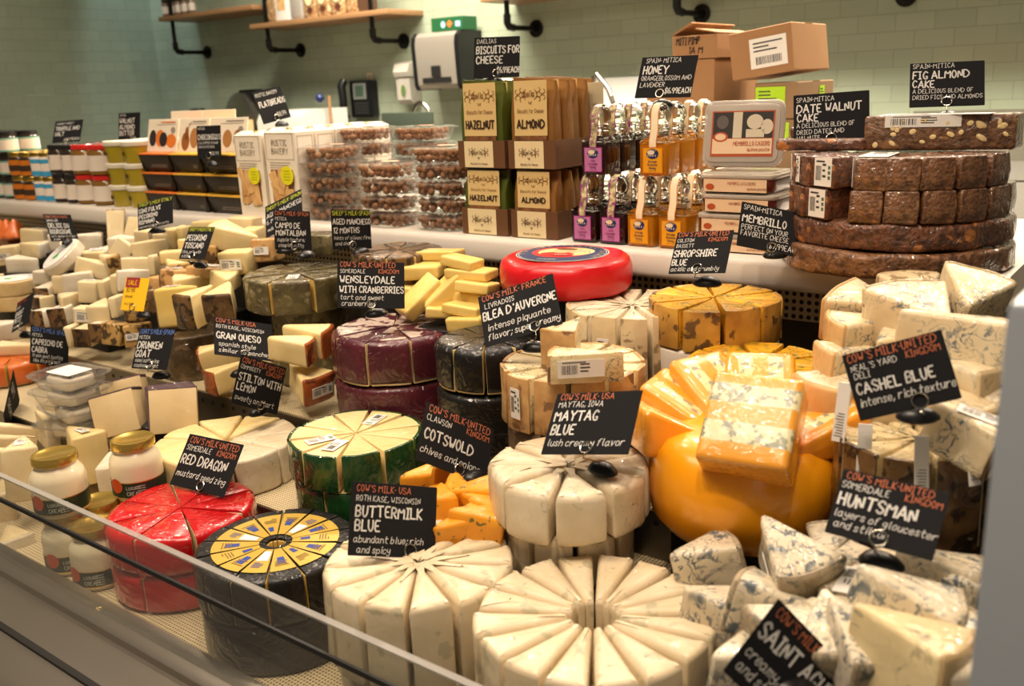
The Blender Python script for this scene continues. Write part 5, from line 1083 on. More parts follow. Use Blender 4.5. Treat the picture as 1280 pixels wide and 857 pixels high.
def mid_stacks():
    # tall white ring
    c = at(790, 378, y=1.246); zt = c.z-.002; h = .112; R = .106
    cut_wheel(c, zt-h, R, h, 14, C_white, 'tall white wedge with pale rind', 'the tall white ring', 'tall white wedges', rind=C_whiter, coat='arc', rot=.1, e=.005, amp=.003, jit=.005, tilt=.04, gap=.0034, rim=(4.5,5.0,7.0))
    whole(c, Z2, R-.004, zt-h-Z2-.001, C_whiter, 'pale wrapped wheel under the tall white ring', .008)
    # tan rinded ring with two wedges on top
    c = at(716, 452, y=1.020); zt = c.z; h = .076; R = .099
    cut_wheel(c, zt-h, R, h, 12, C_tanp, 'tan rinded blue wedge', 'the tan ring', 'tan rinded ring', rind=C_tan, coat='arc', rot=.0, e=.004, amp=.0025, jit=.003, gap=.0018, rim=(7.5,8.0,8.5))
    whole(c, Z2+.001, R-.005, zt-h-Z2-.002, C_creamr, 'greyish wrapped wheel under the tan rinded ring', .01); riser(c.x, .99, .15, .10, Z1, Z2+.0005, 'dark riser block in front of the back step under the tan ring')
    P = wedge_meshes(.082, radians(36), .058, C_tanp, C_tan, 'arc', 0, .003, .002, 5)
    p = at(702, 452, y=.995); o = put(P, 'tan rinded wedge standing at left on top of the tan ring', None, 'cheese wedge', (p.x, p.y+.05, zt+.001), (0,0,radians(242+37.6)))
    P = wedge_meshes(.100, radians(30), .040, C_tanp, C_tan, 'arc', 0, .003, .002, 6)
    p = at(783, 462, y=.975); o = put(P, 'long tan rinded wedge with barcode lying on top of the tan ring', None, 'cheese wedge', (p.x, p.y, zt+.002), (0,0,radians(168+37.6))); sticker(o, (.055,.0200,.022), (pi/2,0,pi+radians(15)), 1, (1.3,1.1,1))
    # yellow topped tan wheel on a papered wheel
    c = at(893, 371, y=1.265); zt = c.z; h = .062; R = .098
    cut_wheel(c, zt-h, R, h, 10, C_marb, 'yellow wedge with tan rind', 'the "acidic and crumbly" wheel', 'yellow wedges with tan rind', rind=C_marbr, coat='arc', rot=.25, e=.003, amp=.0018, gap=.0016)
    whole(c, zt-h-.040, R-.001, .039, C_paper, 'white papered wheel under the yellow topped wheel', .004)
    riser(c[0], c[1], .13, .13, Z2, zt-h-.040, 'dark riser block under the papered wheel')
    c = at(948, 452, y=1.135); zt = c.z; h = .062; R = .094
    cut_wheel(c, zt-h, R, h, 9, C_marb, 'bright yellow blue marbled wedge', 'the wheel behind the orange one', 'bright yellow marbled wedges', rind=C_marb, coat='arc', rot=.15, e=.003, amp=.0018, gap=.0020)
    riser(c.x, c.y, .13, .13, Z2, zt-h, 'dark riser block under the marbled yellow wheel')
    # olive rinded wheel, brown wheels at the left
    c = at(371, 340, y=1.215); zt = c.z; h = .068; R = .108
    cut_wheel(c, zt-h, R, h, 8, C_yel, 'olive grey rinded wedge', 'the "supple texture" wheel', 'olive rinded wedges', rind=C_olive, coat='full', rot=.35, e=.003, amp=.002, gap=.0034, jit=.003, stick=(6,))
    whole((c.x, c.y+.02), Z2, R*.72, zt-h-Z2-.001, C_olive, 'lower olive rinded wheel under the sliced one', .006)
    c = at(240, 405, y=1.13); whole(c, Z2, .075, max(.03, c.z-Z2-.012), C_brw, 'dark brown wheel standing on the mat edge beside the orange rinded wedges', .006)
    c = at(497, 312, y=1.30); zt = c.z; h = .06
    cut_wheel(c, zt-h, .09, h, 10, C_pyel, 'brown rinded wrapped wedge', 'the wheel below the truffles', 'brown wrapped wedges', rind=C_brown, coat='full', rot=.2, e=.003, amp=.0015, gap=.0022)
    riser(c.x, c.y, .12, .12, Z2, zt-h, 'dark riser block under the brown wrapped wheel')
mid_stacks()
# ------------------------------------------------------------------ loose pieces in the piles
_proto = {}
def shape_mesh(shape, paste, rind, seed):
    key = (shape, paste.name, rind.name if rind else '', seed)
    if key in _proto: return _proto[key]
    k = shape[0]
    if k == 'w':
        _, L, a, h = shape; a = radians(a); ch = []
        e = min(.006, h*.18); b = MB(); b.prism(sector(L-(.003 if rind else 0), a, 0, e*1.4, 8), -h/2, h/2, e, 3, mid=2, caprings=3); b.v = [(x-L*.62, y, z) for x, y, z in b.v]; b.rough(.0028, 26, seed)
        root = b.mesh('cheese_wedge', paste)
        if rind:
            n = 9; A = a-.02; o = [(L*cos(-A/2+A*q/n), L*sin(-A/2+A*q/n)) for q in range(n+1)] + [((L-.008)*cos(A/2-A*q/n), (L-.008)*sin(A/2-A*q/n)) for q in range(n+1)]
            c = MB(); c.prism(roundpoly(o, .003, 2), -h/2-.0004, h/2+.0004, min(.005, h*.15), 3, mid=2); c.v = [(x-L*.62, y, z) for x, y, z in c.v]; c.rough(.0028, 26, seed); ch = [('rind', c.mesh('rind', rind))]
    else:
        _, l, w_, h = shape; e = min(.005, h*.2); b = MB(); rq = random.Random(seed*7+int(l*1e4)); J = lambda q: q*rq.uniform(.80,1.0); b.prism(roundpoly([(-J(l/2),-J(w_/2)),(l/2,-(w_/2 if rind else J(w_/2))),(l/2,(w_/2 if rind else J(w_/2))),(-J(l/2),J(w_/2))], e, 3), -h/2, h/2, e, 3, mid=2, caprings=2); b.rough(.0018, 30, seed); root = b.mesh('cheese_wedge', paste); ch = []
        if rind:
            c = MB(); c.prism(rect(.006, w_*.985, .002, 2, l/2-.0018, 0), -h/2+.0002, h/2+.0003, .002, 2, mid=2); c.rough(.0018, 30, seed); ch = [('rind', c.mesh('rind', rind))]
    _proto[key] = (root, ch); return _proto[key]
def loose(shape, px, py, y, hd, rx, ry, paste, rind, label, group=None, st=None, seed=0, cat='cheese wedge'):
    P = at(px, py, y=y); pr = shape_mesh(shape, paste, rind, seed); rx += random.uniform(-5,5); ry += random.uniform(-5,5); hd += random.uniform(-8,8)
    o = put(pr, label, group, cat, P, (radians(rx), radians(ry), radians(hd+37.6)))
    if st:                                      # sticker: t top, f the -y side, r the rim end
        h = shape[3]; w_ = (shape[2] if shape[0] == 'b' else 0); s = st[1] if len(st) > 1 else 1
        if st[0] == 't': sticker(o, (shape[1]*.08, 0, h/2+.0018), (0,0,0), seed, (s,s,1))
        if st[0] == 'f':
            if shape[0] == 'b': sticker(o, (0, -w_/2-.0018, 0), (pi/2,0,0), seed, (s,s,1))
            else:
                a = radians(shape[2])/2; r = shape[1]*.62; sticker(o, (r*cos(a)-shape[1]*.62-.0018*sin(a)*1, -r*sin(a)-.0018*cos(a), 0), (pi/2,0,-a), seed, (s,s,1))
        if st[0] == 'r': sticker(o, ((shape[1]*.38 if shape[0] == 'w' else shape[1]/2)+.0022, 0, 0), (pi/2,0,pi/2), seed, (s,s,1))
    return o

def front_blue_pile():
    W = ('w', .088, 46, .052); Wt = ('w', .10, 44, .066); Ws = ('w', .075, 40, .045); G = 'crumbled blue wedges in the front pile'
    T = [(W,890,704,.83, 10,-6,-8,C_blue,C_bluer,'flat veined blue wedge between the hollow wheel and the orange wheel',None),
     (W,906,772,.76, 350,0,4,C_blue,C_bluer,'veined wedge tucked behind the right side of the hollow front wheel',None),
     (Wt,990,712,.79, 285,8,14,C_blue,C_bluer,'triangular veined wedge with label, point upward, under the orange wheel',('f',.9)),
     (W,955,762,.74, 150,14,-14,C_blue,C_bluer,'spotted blue wedge directly behind the tilted front sign',None),
     (Ws,1038,692,.88, 60,-8,-14,C_blue,C_bluer,'grey crusted blue end piece left of the "gloucester" sign',None),
     (Ws,1062,716,.83, 20,0,0,C_blue,None,'small white blue lump under the left of the "gloucester" sign',None),
     (Ws,1068,748,.79, 240,10,12,C_blue,C_bluer,'blue piece with a barcode label in the middle of the front pile',('t',.9)),
     (Ws,1056,780,.75, 200,0,0,C_blue,None,'little blue lump right of the labelled piece in the front pile',None),
     (Wt,1135,778,.725, 335,-10,10,C_blue,C_bluer,'largest veined wedge of the front pile, dark rind toward the post',None),
     (W,1180,728,.83, 330,-6,8,C_blue,C_bluer,'spotted blue wedge right under the corner of the "gloucester" sign',None),
     (W,1120,722,.85, 250,0,4,C_blue,C_bluer,'grey blue wedge carrying the base of the "gloucester" sign',None),
     (W,1040,808,.70, 255,10,16,C_blue,C_bluer,'wedge on the upper right of the tilted front sign',None),
     (W,1075,815,.685, 290,0,14,C_blue,C_bluer,'upright veined wedge right of the tilted front sign',None),
     (Wt,1140,832,.665, 320,-6,0,C_creamb,C_creamr2,'creamy beige wedge at the bottom under the largest veined one',None),
     (Ws,1187,803,.74, 10,0,0,C_blue,C_bluer,'small dark rinded bit below the largest veined wedge',None),
     (Ws,1226,746,.82, 0,0,0,C_blue,C_bluer,'small blue bit in the shade beside the steel post, highest of three',None),
     (Ws,1224,815,.72, 0,0,0,C_blue,C_bluer,'small blue bit beside the steel post, middle of three',None),
     (Ws,1212,850,.67, 30,0,0,C_blue,C_bluer,'small blue bit beside the steel post, lowest of three',None),
     (W,985,800,.71, 200,0,0,C_blue,C_bluer,'blue wedge under the tilted front sign',None),
     (W,940,835,.68, 30,0,0,C_blue,C_bluer,'blue wedge between the tilted front sign and the hollow wheel',None),
     (W,1020,750,.80, 90,0,0,C_blue,C_bluer,'blue wedge beneath the triangular labelled wedge',None),
     (W,1095,770,.80, 40,0,0,C_blue,C_bluer,'blue wedge beneath the barcode labelled piece',None)]
    for i, (s,px,py,y,hd,rx,ry,pa,ri,lb,st) in enumerate(T): loose(s,px,py,y,hd,rx,ry,pa,ri,lb,G,st,i % 5)
C_creamb = cheese('beige_blue_paste', (226,208,160), (206,184,136), vein=(120,116,96), vamt=.5, wrap=.45); C_creamr2 = cheese('beige_rind', (196,170,122), (160,132,90), wrap=.45)
front_blue_pile()
p_ = at(1060,800,y=.76); riser(p_.x+.01, .76, .24, .15, Z0, .895, 'dark riser block buried under the front blue pile')

def right_pile():
    c = at(1150, 545, y=.985); zt = c.z; h = .10; R = .084
    cut_wheel(c, zt-h, R, h, 10, C_tanp, 'brown rinded wedge', 'the ring under the "rich texture" sign', 'brown rinded ring', rind=C_brown, coat='arc', rot=.1, e=.005, amp=.003, gap=.002, jit=.004, tilt=.03)
    whole(c, Z1+.06, R-.004, zt-h-Z1-.062, C_brw, 'dark brown wheel under the brown rinded ring', .006); riser(c.x, c.y, .1, .1, Z1, Z1+.06, 'dark riser block under the brown rinded ring')
    for k, (px, py, y, rz) in enumerate(((1080,568,.915,37.6-20),(1152,585,.90,37.6-5),(1216,565,.905,37.6+18),(1052,515,.94,37.6-40))):
        P = at(px, py, y=y); b = MB(); b.prism(rect(.014,.0014,.0004,1), -.032, .032, .0004, 1); o = b.obj('price_label', M_paper, None, P, (radians(-12),0,radians(rz)), False)
        tag(o, ('white strip label at the left of the brown ring','white strip label at the middle of the brown ring','white strip label at the right of the brown ring','white strip label beside the orange wheel')[k], 'label strip')
        q = MB(); 
        for j in range(9): quad(q, -.005+.001*(j % 3), .004, -.026+.003*j, -.0252+.003*j, 0)
        q.obj('printing', M_bar, o, (0,-.0011,0), FACE, False)
    W = ('w', .10, 50, .058); Wb = ('w', .13, 46, .066); Ws = ('w', .085, 42, .050); G = 'blue wedges of the right pile'
    C_ca, C_car = C_cash, C_whiter
    T = [(W,1073,392,1.16, 135,-10,-12,C_ca,C_tan2,'blue wedge at the upper left of the right pile, tip toward the sign',None),
     (W,1138,375,1.24, 80,0,-6,C_whiter,C_whiter,'smooth tan backed wedge at the rear top of the right pile',None),
     (Wb,1145,402,1.10, 95,-6,-14,C_ca,C_car,'broad blue wedge in the centre of the top of the right pile',None),
     (W,1212,378,1.18, 60,18,-20,C_ca,C_car,'tilted blue wedge standing up at the top right against the ledge',None),
     (Wb,1208,432,1.04, 345,-4,2,C_ca,C_car,'largest pale blue wedge at the right of the right pile',None),
     (W,1072,425,1.10, 170,-4,0,C_ca,C_tan2,'blue wedge under the upper left one in the right pile',None),
     (Ws,1054,458,1.06, 190,0,0,C_ca,C_tan2,'tan edged wedge left of the "rich texture" sign',None),
     (W,1046,498,1.03, 200,0,4,C_ca,C_tan2,'tan wedge touching the marbled yellow wheel',None),
     (W,1200,484,1.01, 320,0,0,C_ca,C_car,'pale wedge right behind the "rich texture" sign',None),
     (Ws,1236,518,.99, 340,0,0,C_ca,C_car,'pale wedge at the far right by the steel post',None),
     (Ws,1196,522,.955, 300,0,8,C_ca,C_car,'wedge with a barcode label right of the sign base',('r',1.1)),
     (Ws,1210,548,.92, 318,0,12,C_ca,C_brown,'brown rinded wedge with barcode at the right of the ring',('t',1.1)),
     (W,1130,440,1.08, 30,0,0,C_ca,C_car,'blue wedge hidden behind the "rich texture" sign, upper one',None),
     (W,1120,490,1.05, 270,0,0,C_ca,C_car,'blue wedge hidden behind the "rich texture" sign, lower one',None)]
    for i, (s,px,py,y,hd,rx,ry,pa,ri,lb,st) in enumerate(T): loose(s,px,py,y,hd,rx,ry,pa,ri,lb,G,st,i % 5)
    p = at(1150, 470, y=1.16); riser(p.x, 1.19, .20, .16, Z2, 1.02, 'dark riser block inside the right pile')
C_cash = cheese('cashel_paste', (226,210,174), (214,190,146), vein=(80,98,110), vamt=.95, vscale=44, wrap=.5); C_tan2 = cheese('light_tan_rind', (220,186,132), (200,160,104), wrap=.4)
right_pile()

def flecked_wedges():
    W = ('w', .085, 34, .045); B = ('w', .07, 36, .062); G = 'orange flecked wedges'
    T = [(W,531,603,.90,20,0,0,'orange flecked wedge nearest the green wheel'),(B,553,640,.80,280,0,-5,'tall orange flecked wedge right of the "spicy" sign edge'),(B,557,598,.885,60,0,0,'thin orange wedge left of the sign clip'),(B,572,624,.85,285,0,0,'orange flecked wedge below the sign clip'),(W,596,624,.83,350,10,-12,'orange flecked wedge with a wrapped edge, middle of its pile'),(W,612,637,.82,340,0,0,'small orange wedge touching the white ring, left one'),(W,622,645,.81,350,0,0,'small orange wedge touching the white ring, right one'),(W,598,658,.775,10,0,4,'orange flecked wedge lying in front, above the pale wheel'),(W,578,664,.765,30,0,0,'orange flecked wedge half hidden by the pale wheel'),(B,535,640,.83,240,0,0,'orange flecked wedge hidden behind the "spicy" sign')]
    for i, (s,px,py,y,hd,rx,ry,lb) in enumerate(T): loose(s,px,py,y,hd,rx,ry,C_oflk,None,lb,G,None,i % 3)
    p = at(575, 640, y=.83); riser(p.x, .835, .12, .045, Z0, .82, 'dark riser block under the orange flecked wedges')
flecked_wedges()

def yellow_slabs():
    S_ = ('b', .074, .05, .019); G = 'pale yellow slabs'
    T = [(S_,577,327,1.245,-32,0,6,'top slab of the yellow pile'),(('b',.09,.055,.018),588,341,1.245,-28,0,2,'second yellow slab, directly under the top one'),(S_,594,358,1.225,-30,0,2,'yellow slab at the right touching the red wheel'),(S_,580,386,1.195,-30,0,2,'lowest front yellow slab beside the "livradois" sign'),(('b',.09,.05,.018),550,318,1.30,-30,0,0,'yellow slab at the back of the pile'),(('b',.085,.05,.026),528,338,1.265,-20,10,0,'yellow slab at the upper left of the pile'),(('b',.095,.06,.028),524,372,1.205,20,14,-38,'slanting yellow slab at the left front of the pile'),(('b',.085,.07,.03),556,364,1.225,10,12,-42,'slanting yellow slab in the middle of the pile'),(S_,556,388,1.20,-10,0,0,'small yellow slab peeping out at the bottom of the pile'),(S_,590,371,1.235,-30,0,0,'yellow slab sandwiched at the right of the pile'),(('b',.074,.05,.026),584,402,1.19,-30,0,0,'bottom yellow slab above the black wheel'),(('b',.08,.05,.022),510,362,1.25,-30,0,0,'yellow slab behind the cranberries sign')]
    for i, (s,px,py,y,hd,rx,ry,lb) in enumerate(T): loose(s,px,py,y,hd,rx,ry,C_yel,None,lb,G,None,i % 3)
    p = at(560, 370, y=1.27); riser(p.x, 1.30, .17, .10, Z2, 1.055, 'dark riser block under the back yellow slabs'); p = at(570, 395, y=1.20); riser(p.x, 1.205, .13, .08, Z2, at(584,402,y=1.19).z-.0145, 'dark riser block under the front yellow slabs')
yellow_slabs()

def spanish_style():
    W = ('w', .105, 34, .048); G = 'orange rinded wedges'
    T = [(W,368,437,1.055,-8,6,0,C_pyel,C_orr,'orange rinded wedge lying on top at the right',None),(('w',.11,34,.055),388,425,1.10,-5,0,0,C_pyel,C_orr,'orange rinded wedge with barcode behind the top one',('f',1)),(('w',.11,40,.055),385,478,1.075,-35,0,6,C_pyel,C_orr,'lower orange rinded wedge with barcode, rind toward the viewer',('r',1)),(('w',.10,30,.055),272,447,1.085,200,0,6,C_pyel,C_orr,'orange rinded wedge left of the "spanish style" sign',None),(W,282,472,1.06,215,0,6,C_pyel,C_orr,'lower orange rinded wedge left of the "sweety" sign',None),(W,330,462,1.09,250,0,0,C_pyel,C_orr,'orange rinded wedge hidden behind the "sweety" sign',None)]
    for i, (s,px,py,y,hd,rx,ry,pa,ri,lb,st) in enumerate(T): loose(s,px,py,y,hd,rx,ry,pa,ri,lb,G,st,i % 4)
spanish_style()

def goat_wedges():
    G = 'wine rinded wedges'
    def gw(px, py, y, rz, rx, ry, w_, t, h, lb):
        P = at(px, py, y=y); b = MB(); b.prism(rect(w_, t, .002, 2), -h/2, h/2-.003, .002, 2); b.rough(.0008, 30, px); o = b.obj('cheese_wedge', C_goat, None, P, (radians(rx), radians(ry), radians(rz+37.6))); tag(o, lb, 'cheese wedge', G)
        c = MB(); c.prism(rect(w_+.001, t*.97, .003, 2), h/2-.009, h/2, .003, 2); c.prism(rect(.006, t*.97, .002, 2, -w_/2+.001, 0), -h/2+.002, h/2-.002, .0015, 1); c.rough(.0010, 30, px); c.obj('rind', C_goatr, o)
    gw(150,516,.900, -2,-18,-14, .092,.046,.086, 'wine rinded wedge with large pale cut face, left of the pair')
    gw(158,498,.965, -2,-18,-12, .092,.030,.086, 'wine rinded wedge just behind the left large one')
    for k in range(4): gw(217-1.2*k, 512-k*2.2, .912+k*.0205, 14,-18,3-1.2*k, .086,.019,.086, f'thin wine rinded slice, {["front","second","third","rearmost"][k]} of the right group')
    p = at(180,520,y=.95); riser(p.x, .955, .16, .10, Z1, .845, 'dark riser block under the wine rinded wedges')
goat_wedges()

def tubs_left():
    TB, TLD, ST = tub_protos(); P = at(85, 462, z=Z1+.137); n = 4; pit = .034
    z0 = Z1+.0005
    for k in range(n):
        t = thing('fresh_cheese_tub', f'clear tub of white fresh cheese, {["lowest","second from the bottom","third from the bottom","topmost"][k]} of its stack', 'tub of cheese', (P.x+(-.004,.006,-.003,.004,0)[k], P.y, z0+k*pit), (0,0,radians((20,-8,12,6,-4)[k])), 'clear tubs of white cheese')
        link('tub_body', TB, t); link('tub_lid', TLD, t)
        b = MB(); b.prism(rect(.085,.065,.02,4), .001, .026, .005, 3, caprings=1); b.rough(.0015, 40, k); b.obj('fresh_cheese', C_bloom, t)
        m = MB(); m.prism(rect(.075,.055,.004,2), .0335, .0341, .0002, 1); 
        if k == n-1: m.obj('paper_insert', M_paper, t)
tubs_left()

M_gj = glassmat('jar_glass', (.97,.97,.95), .03, .02); M_dcream = mat('clotted_cream', (236,224,190), .35, coat=.9, coatr=.04); M_dkg = mat('dark_green_label', (34,52,38), .45); M_gl2 = mat('shiny_gold_lid', (224,190,96), .25, .85); M_or2 = mat('orange_disc', (206,84,36), .5)
def cream_jars():
    R = .042
    b = MB(); b.lathe([(.002,0),(R*.88,.0),(R*.97,.006),(R,.02),(R,.058),(R*.95,.068),(R*.80,.077),(R*.74,.080),(R*.74,.086),(.002,.086)], 36); body = b.mesh('jar_body', M_dcream)
    l = MB(); l.lathe([(R*.78,.084),(R*.83,.086),(R*.83,.096),(R*.80,.0985),(R*.70,.0988),(R*.66,.0978),(.002,.0978)], 36, cap0=True); lid = l.mesh('jar_lid', M_gl2)
    g = MB(); n = 40
    def patch(a0, a1, z0, z1, r, mi): g.rings([[(r*cos(a0+(a1-a0)*k/n), r*sin(a0+(a1-a0)*k/n), z) for k in range(n+1)] for z in (z0, z1)], mi, cap0=False, cap1=False, closed=False)
    patch(-2.6, 1.3, .008, .034, R+.0006, 0); patch(-2.6, 1.3, .034, .0355, R+.0008, 1); patch(-2.6, 1.3, .008, .0095, R+.0008, 1)
    lab = g.mesh('jar_label', [M_dkg, M_gl2])
    d = MB(); m = 20; c0 = -1.75; q_ = R+.0012
    d.rings([[(q_*cos(c0+.30*f*cos(2*pi*k/m)), q_*sin(c0+.30*f*cos(2*pi*k/m)), .029+.0125*f*sin(2*pi*k/m)) for k in range(m)] for f in (1,.75,.5,.25,.02)], cap0=False); disc = d.mesh('orange_emblem', M_or2, False)
    p = MB()
    def wrap(s, a_start, z, h):
        t = MB(); letter(t, s, 0, 0, h, None, jit=0, stroke=.16); q = R+.0012
        p.add([(q*cos(a_start+x/q), q*sin(a_start+x/q), z+yy) for x, yy, _ in t.v], t.f)
    wrap("LUXURY", -1.30, .0235, .0052); wrap("CREAM", -1.30, .0135, .0062)
    for k in range(5): p.add([((R+.0012)*cos(-.9+.3*(j % 2)), (R+.0012)*sin(-.9+.3*(j % 2)), .012+.004*k+.0012*(j//2)) for j in (0,1,3,2)], [(0,1,2,3)])
    prn = p.mesh('printing', mat('label_silver_print', (200,204,190), .5), False)
    def jar(x, y, z, lb, rz=0):
        t = thing('cream_jar', lb, 'jar of cream', (x, y, z), (0,0,rz), 'gold lidded cream jars'); link('jar_body', body, t); link('jar_lid', lid, t); L_ = link('jar_label', lab, t); link('orange_emblem', disc, L_); link('printing', prn, L_)
    H = .0992; zt = Z0+.001+2*H
    a = at(67, 566, z=zt-.001); b2 = at(165, 547, z=zt-.001); c = at(122, 624, z=Z0+H); d2 = at(93, 674, z=Z0+H)
    print('jars', a, b2, c, d2)
    jar(a.x, a.y, Z0+.001+H, 'gold lidded cream jar in front at the left, the upper one', .35); jar(a.x+.002, a.y, Z0+.0005, 'gold lidded cream jar behind the front pane, under the left upper jar', .5)
    jar(b2.x, b2.y, Z0+.001+H, 'gold lidded cream jar between the goat wedges and the red wheel', .3); jar(b2.x, b2.y-.001, Z0+.0005, 'gold lidded cream jar under the one left of the red wheel', .1)
    jar(c.x, c.y, Z0+.0005, 'lower gold lidded jar seen just over the pane beside the red wheel', .3)
    jar(a.x+.088, a.y+.0, Z0+.0005, 'gold lidded cream jar behind the pane, nearest the red wheel', .2)
cream_jars()

def left_front():
    G = 'cream wedges at the lower left'
    T = [(('w',.12,34,.10),104,568,.83,-42,0,0,C_pyel,None,'tall pale yellow wedge standing behind the front cream jar',('t',.8)),(('w',.12,30,.10),30,585,.70,-62,0,0,C_cream,None,'cream wedge left of the front cream jar',('t',.8)),(('w',.11,30,.07),62,536,.86,-40,0,0,C_cream,C_bloom,'pale wedge behind the front cream jar, under the sideways sign',None),(('w',.12,12,.06),16,548,.78,195,0,-14,C_cream,C_bloom,'thin sliced wedge at the very left edge, upper one',None),(('w',.12,12,.06),14,562,.75,200,0,-14,C_cream,C_bloom,'thin sliced wedge at the very left edge, middle one',None),(('w',.12,12,.06),8,578,.72,205,0,-14,C_cream,C_bloom,'thin sliced wedge at the very left edge, lower one',None),(('w',.09,40,.06),143,592,.80,-60,0,0,C_bloom,C_bloom,'crumpled white wrapped piece right of the tall yellow wedge',None),(('w',.10,30,.08),5,632,.68,-70,0,0,C_cream,None,'cream wedge low at the left edge behind the pane, front one',None),(('w',.10,36,.08),22,690,.635,-60,0,0,C_cream,C_bloom,'cream wedge at the left edge behind the pane, lowest',None),(('w',.11,30,.07),80,522,.91,-20,0,0,C_cream,C_bloom,'wrapped pale wedge in front of the clear tubs',('t',.8)),(('w',.10,30,.06),30,520,.93,100,0,0,C_pyel,C_bloom,'yellowish wedge left of the clear tubs',None),(('w',.11,40,.09),60,610,.80,-40,0,0,C_cream,None,'cream wedge buried behind the two cream jars',None),(('w',.11,40,.09),12,615,.80,-40,0,0,C_cream,None,'cream wedge buried at the left edge',None)]
    for i, (s,px,py,y,hd,rx,ry,pa,ri,lb,st) in enumerate(T): loose(s,px,py,y,hd,rx,ry,pa,ri,lb,G,st,i % 4)
    c = at(14, 447, y=1.0); zt = c.z
    cut_wheel(c, zt-.055, .085, .055, 7, C_yel, 'orange waxed wedge', 'the upper orange wheel at the left edge', 'upper orange waxed wedges', rind=C_mim, coat='full', rot=.3, e=.006, amp=.003, gap=.004)
    cut_wheel(c, zt-.112, .085, .055, 6, C_yel, 'orange waxed wedge', 'the lower orange wheel at the left edge', 'lower orange waxed wedges', rind=C_mim, coat='full', rot=.1, e=.006, amp=.003, gap=.003)
    riser(c.x, c.y, .1, .1, Z1, zt-.1125, 'dark riser block under the orange wheels at the left edge')
    p = at(8, 292, y=1.33); 
    for k in range(3): loose(('w',.085,38,.06), 2+9*k, 292, 1.33+.01*k, 250+10*k, 0, 60, C_mim, C_orr, f'orange rounded wedge at the far left under the ledge, {("left","middle","right")[k]}', 'orange wedges under the ledge', None, k)
left_front()

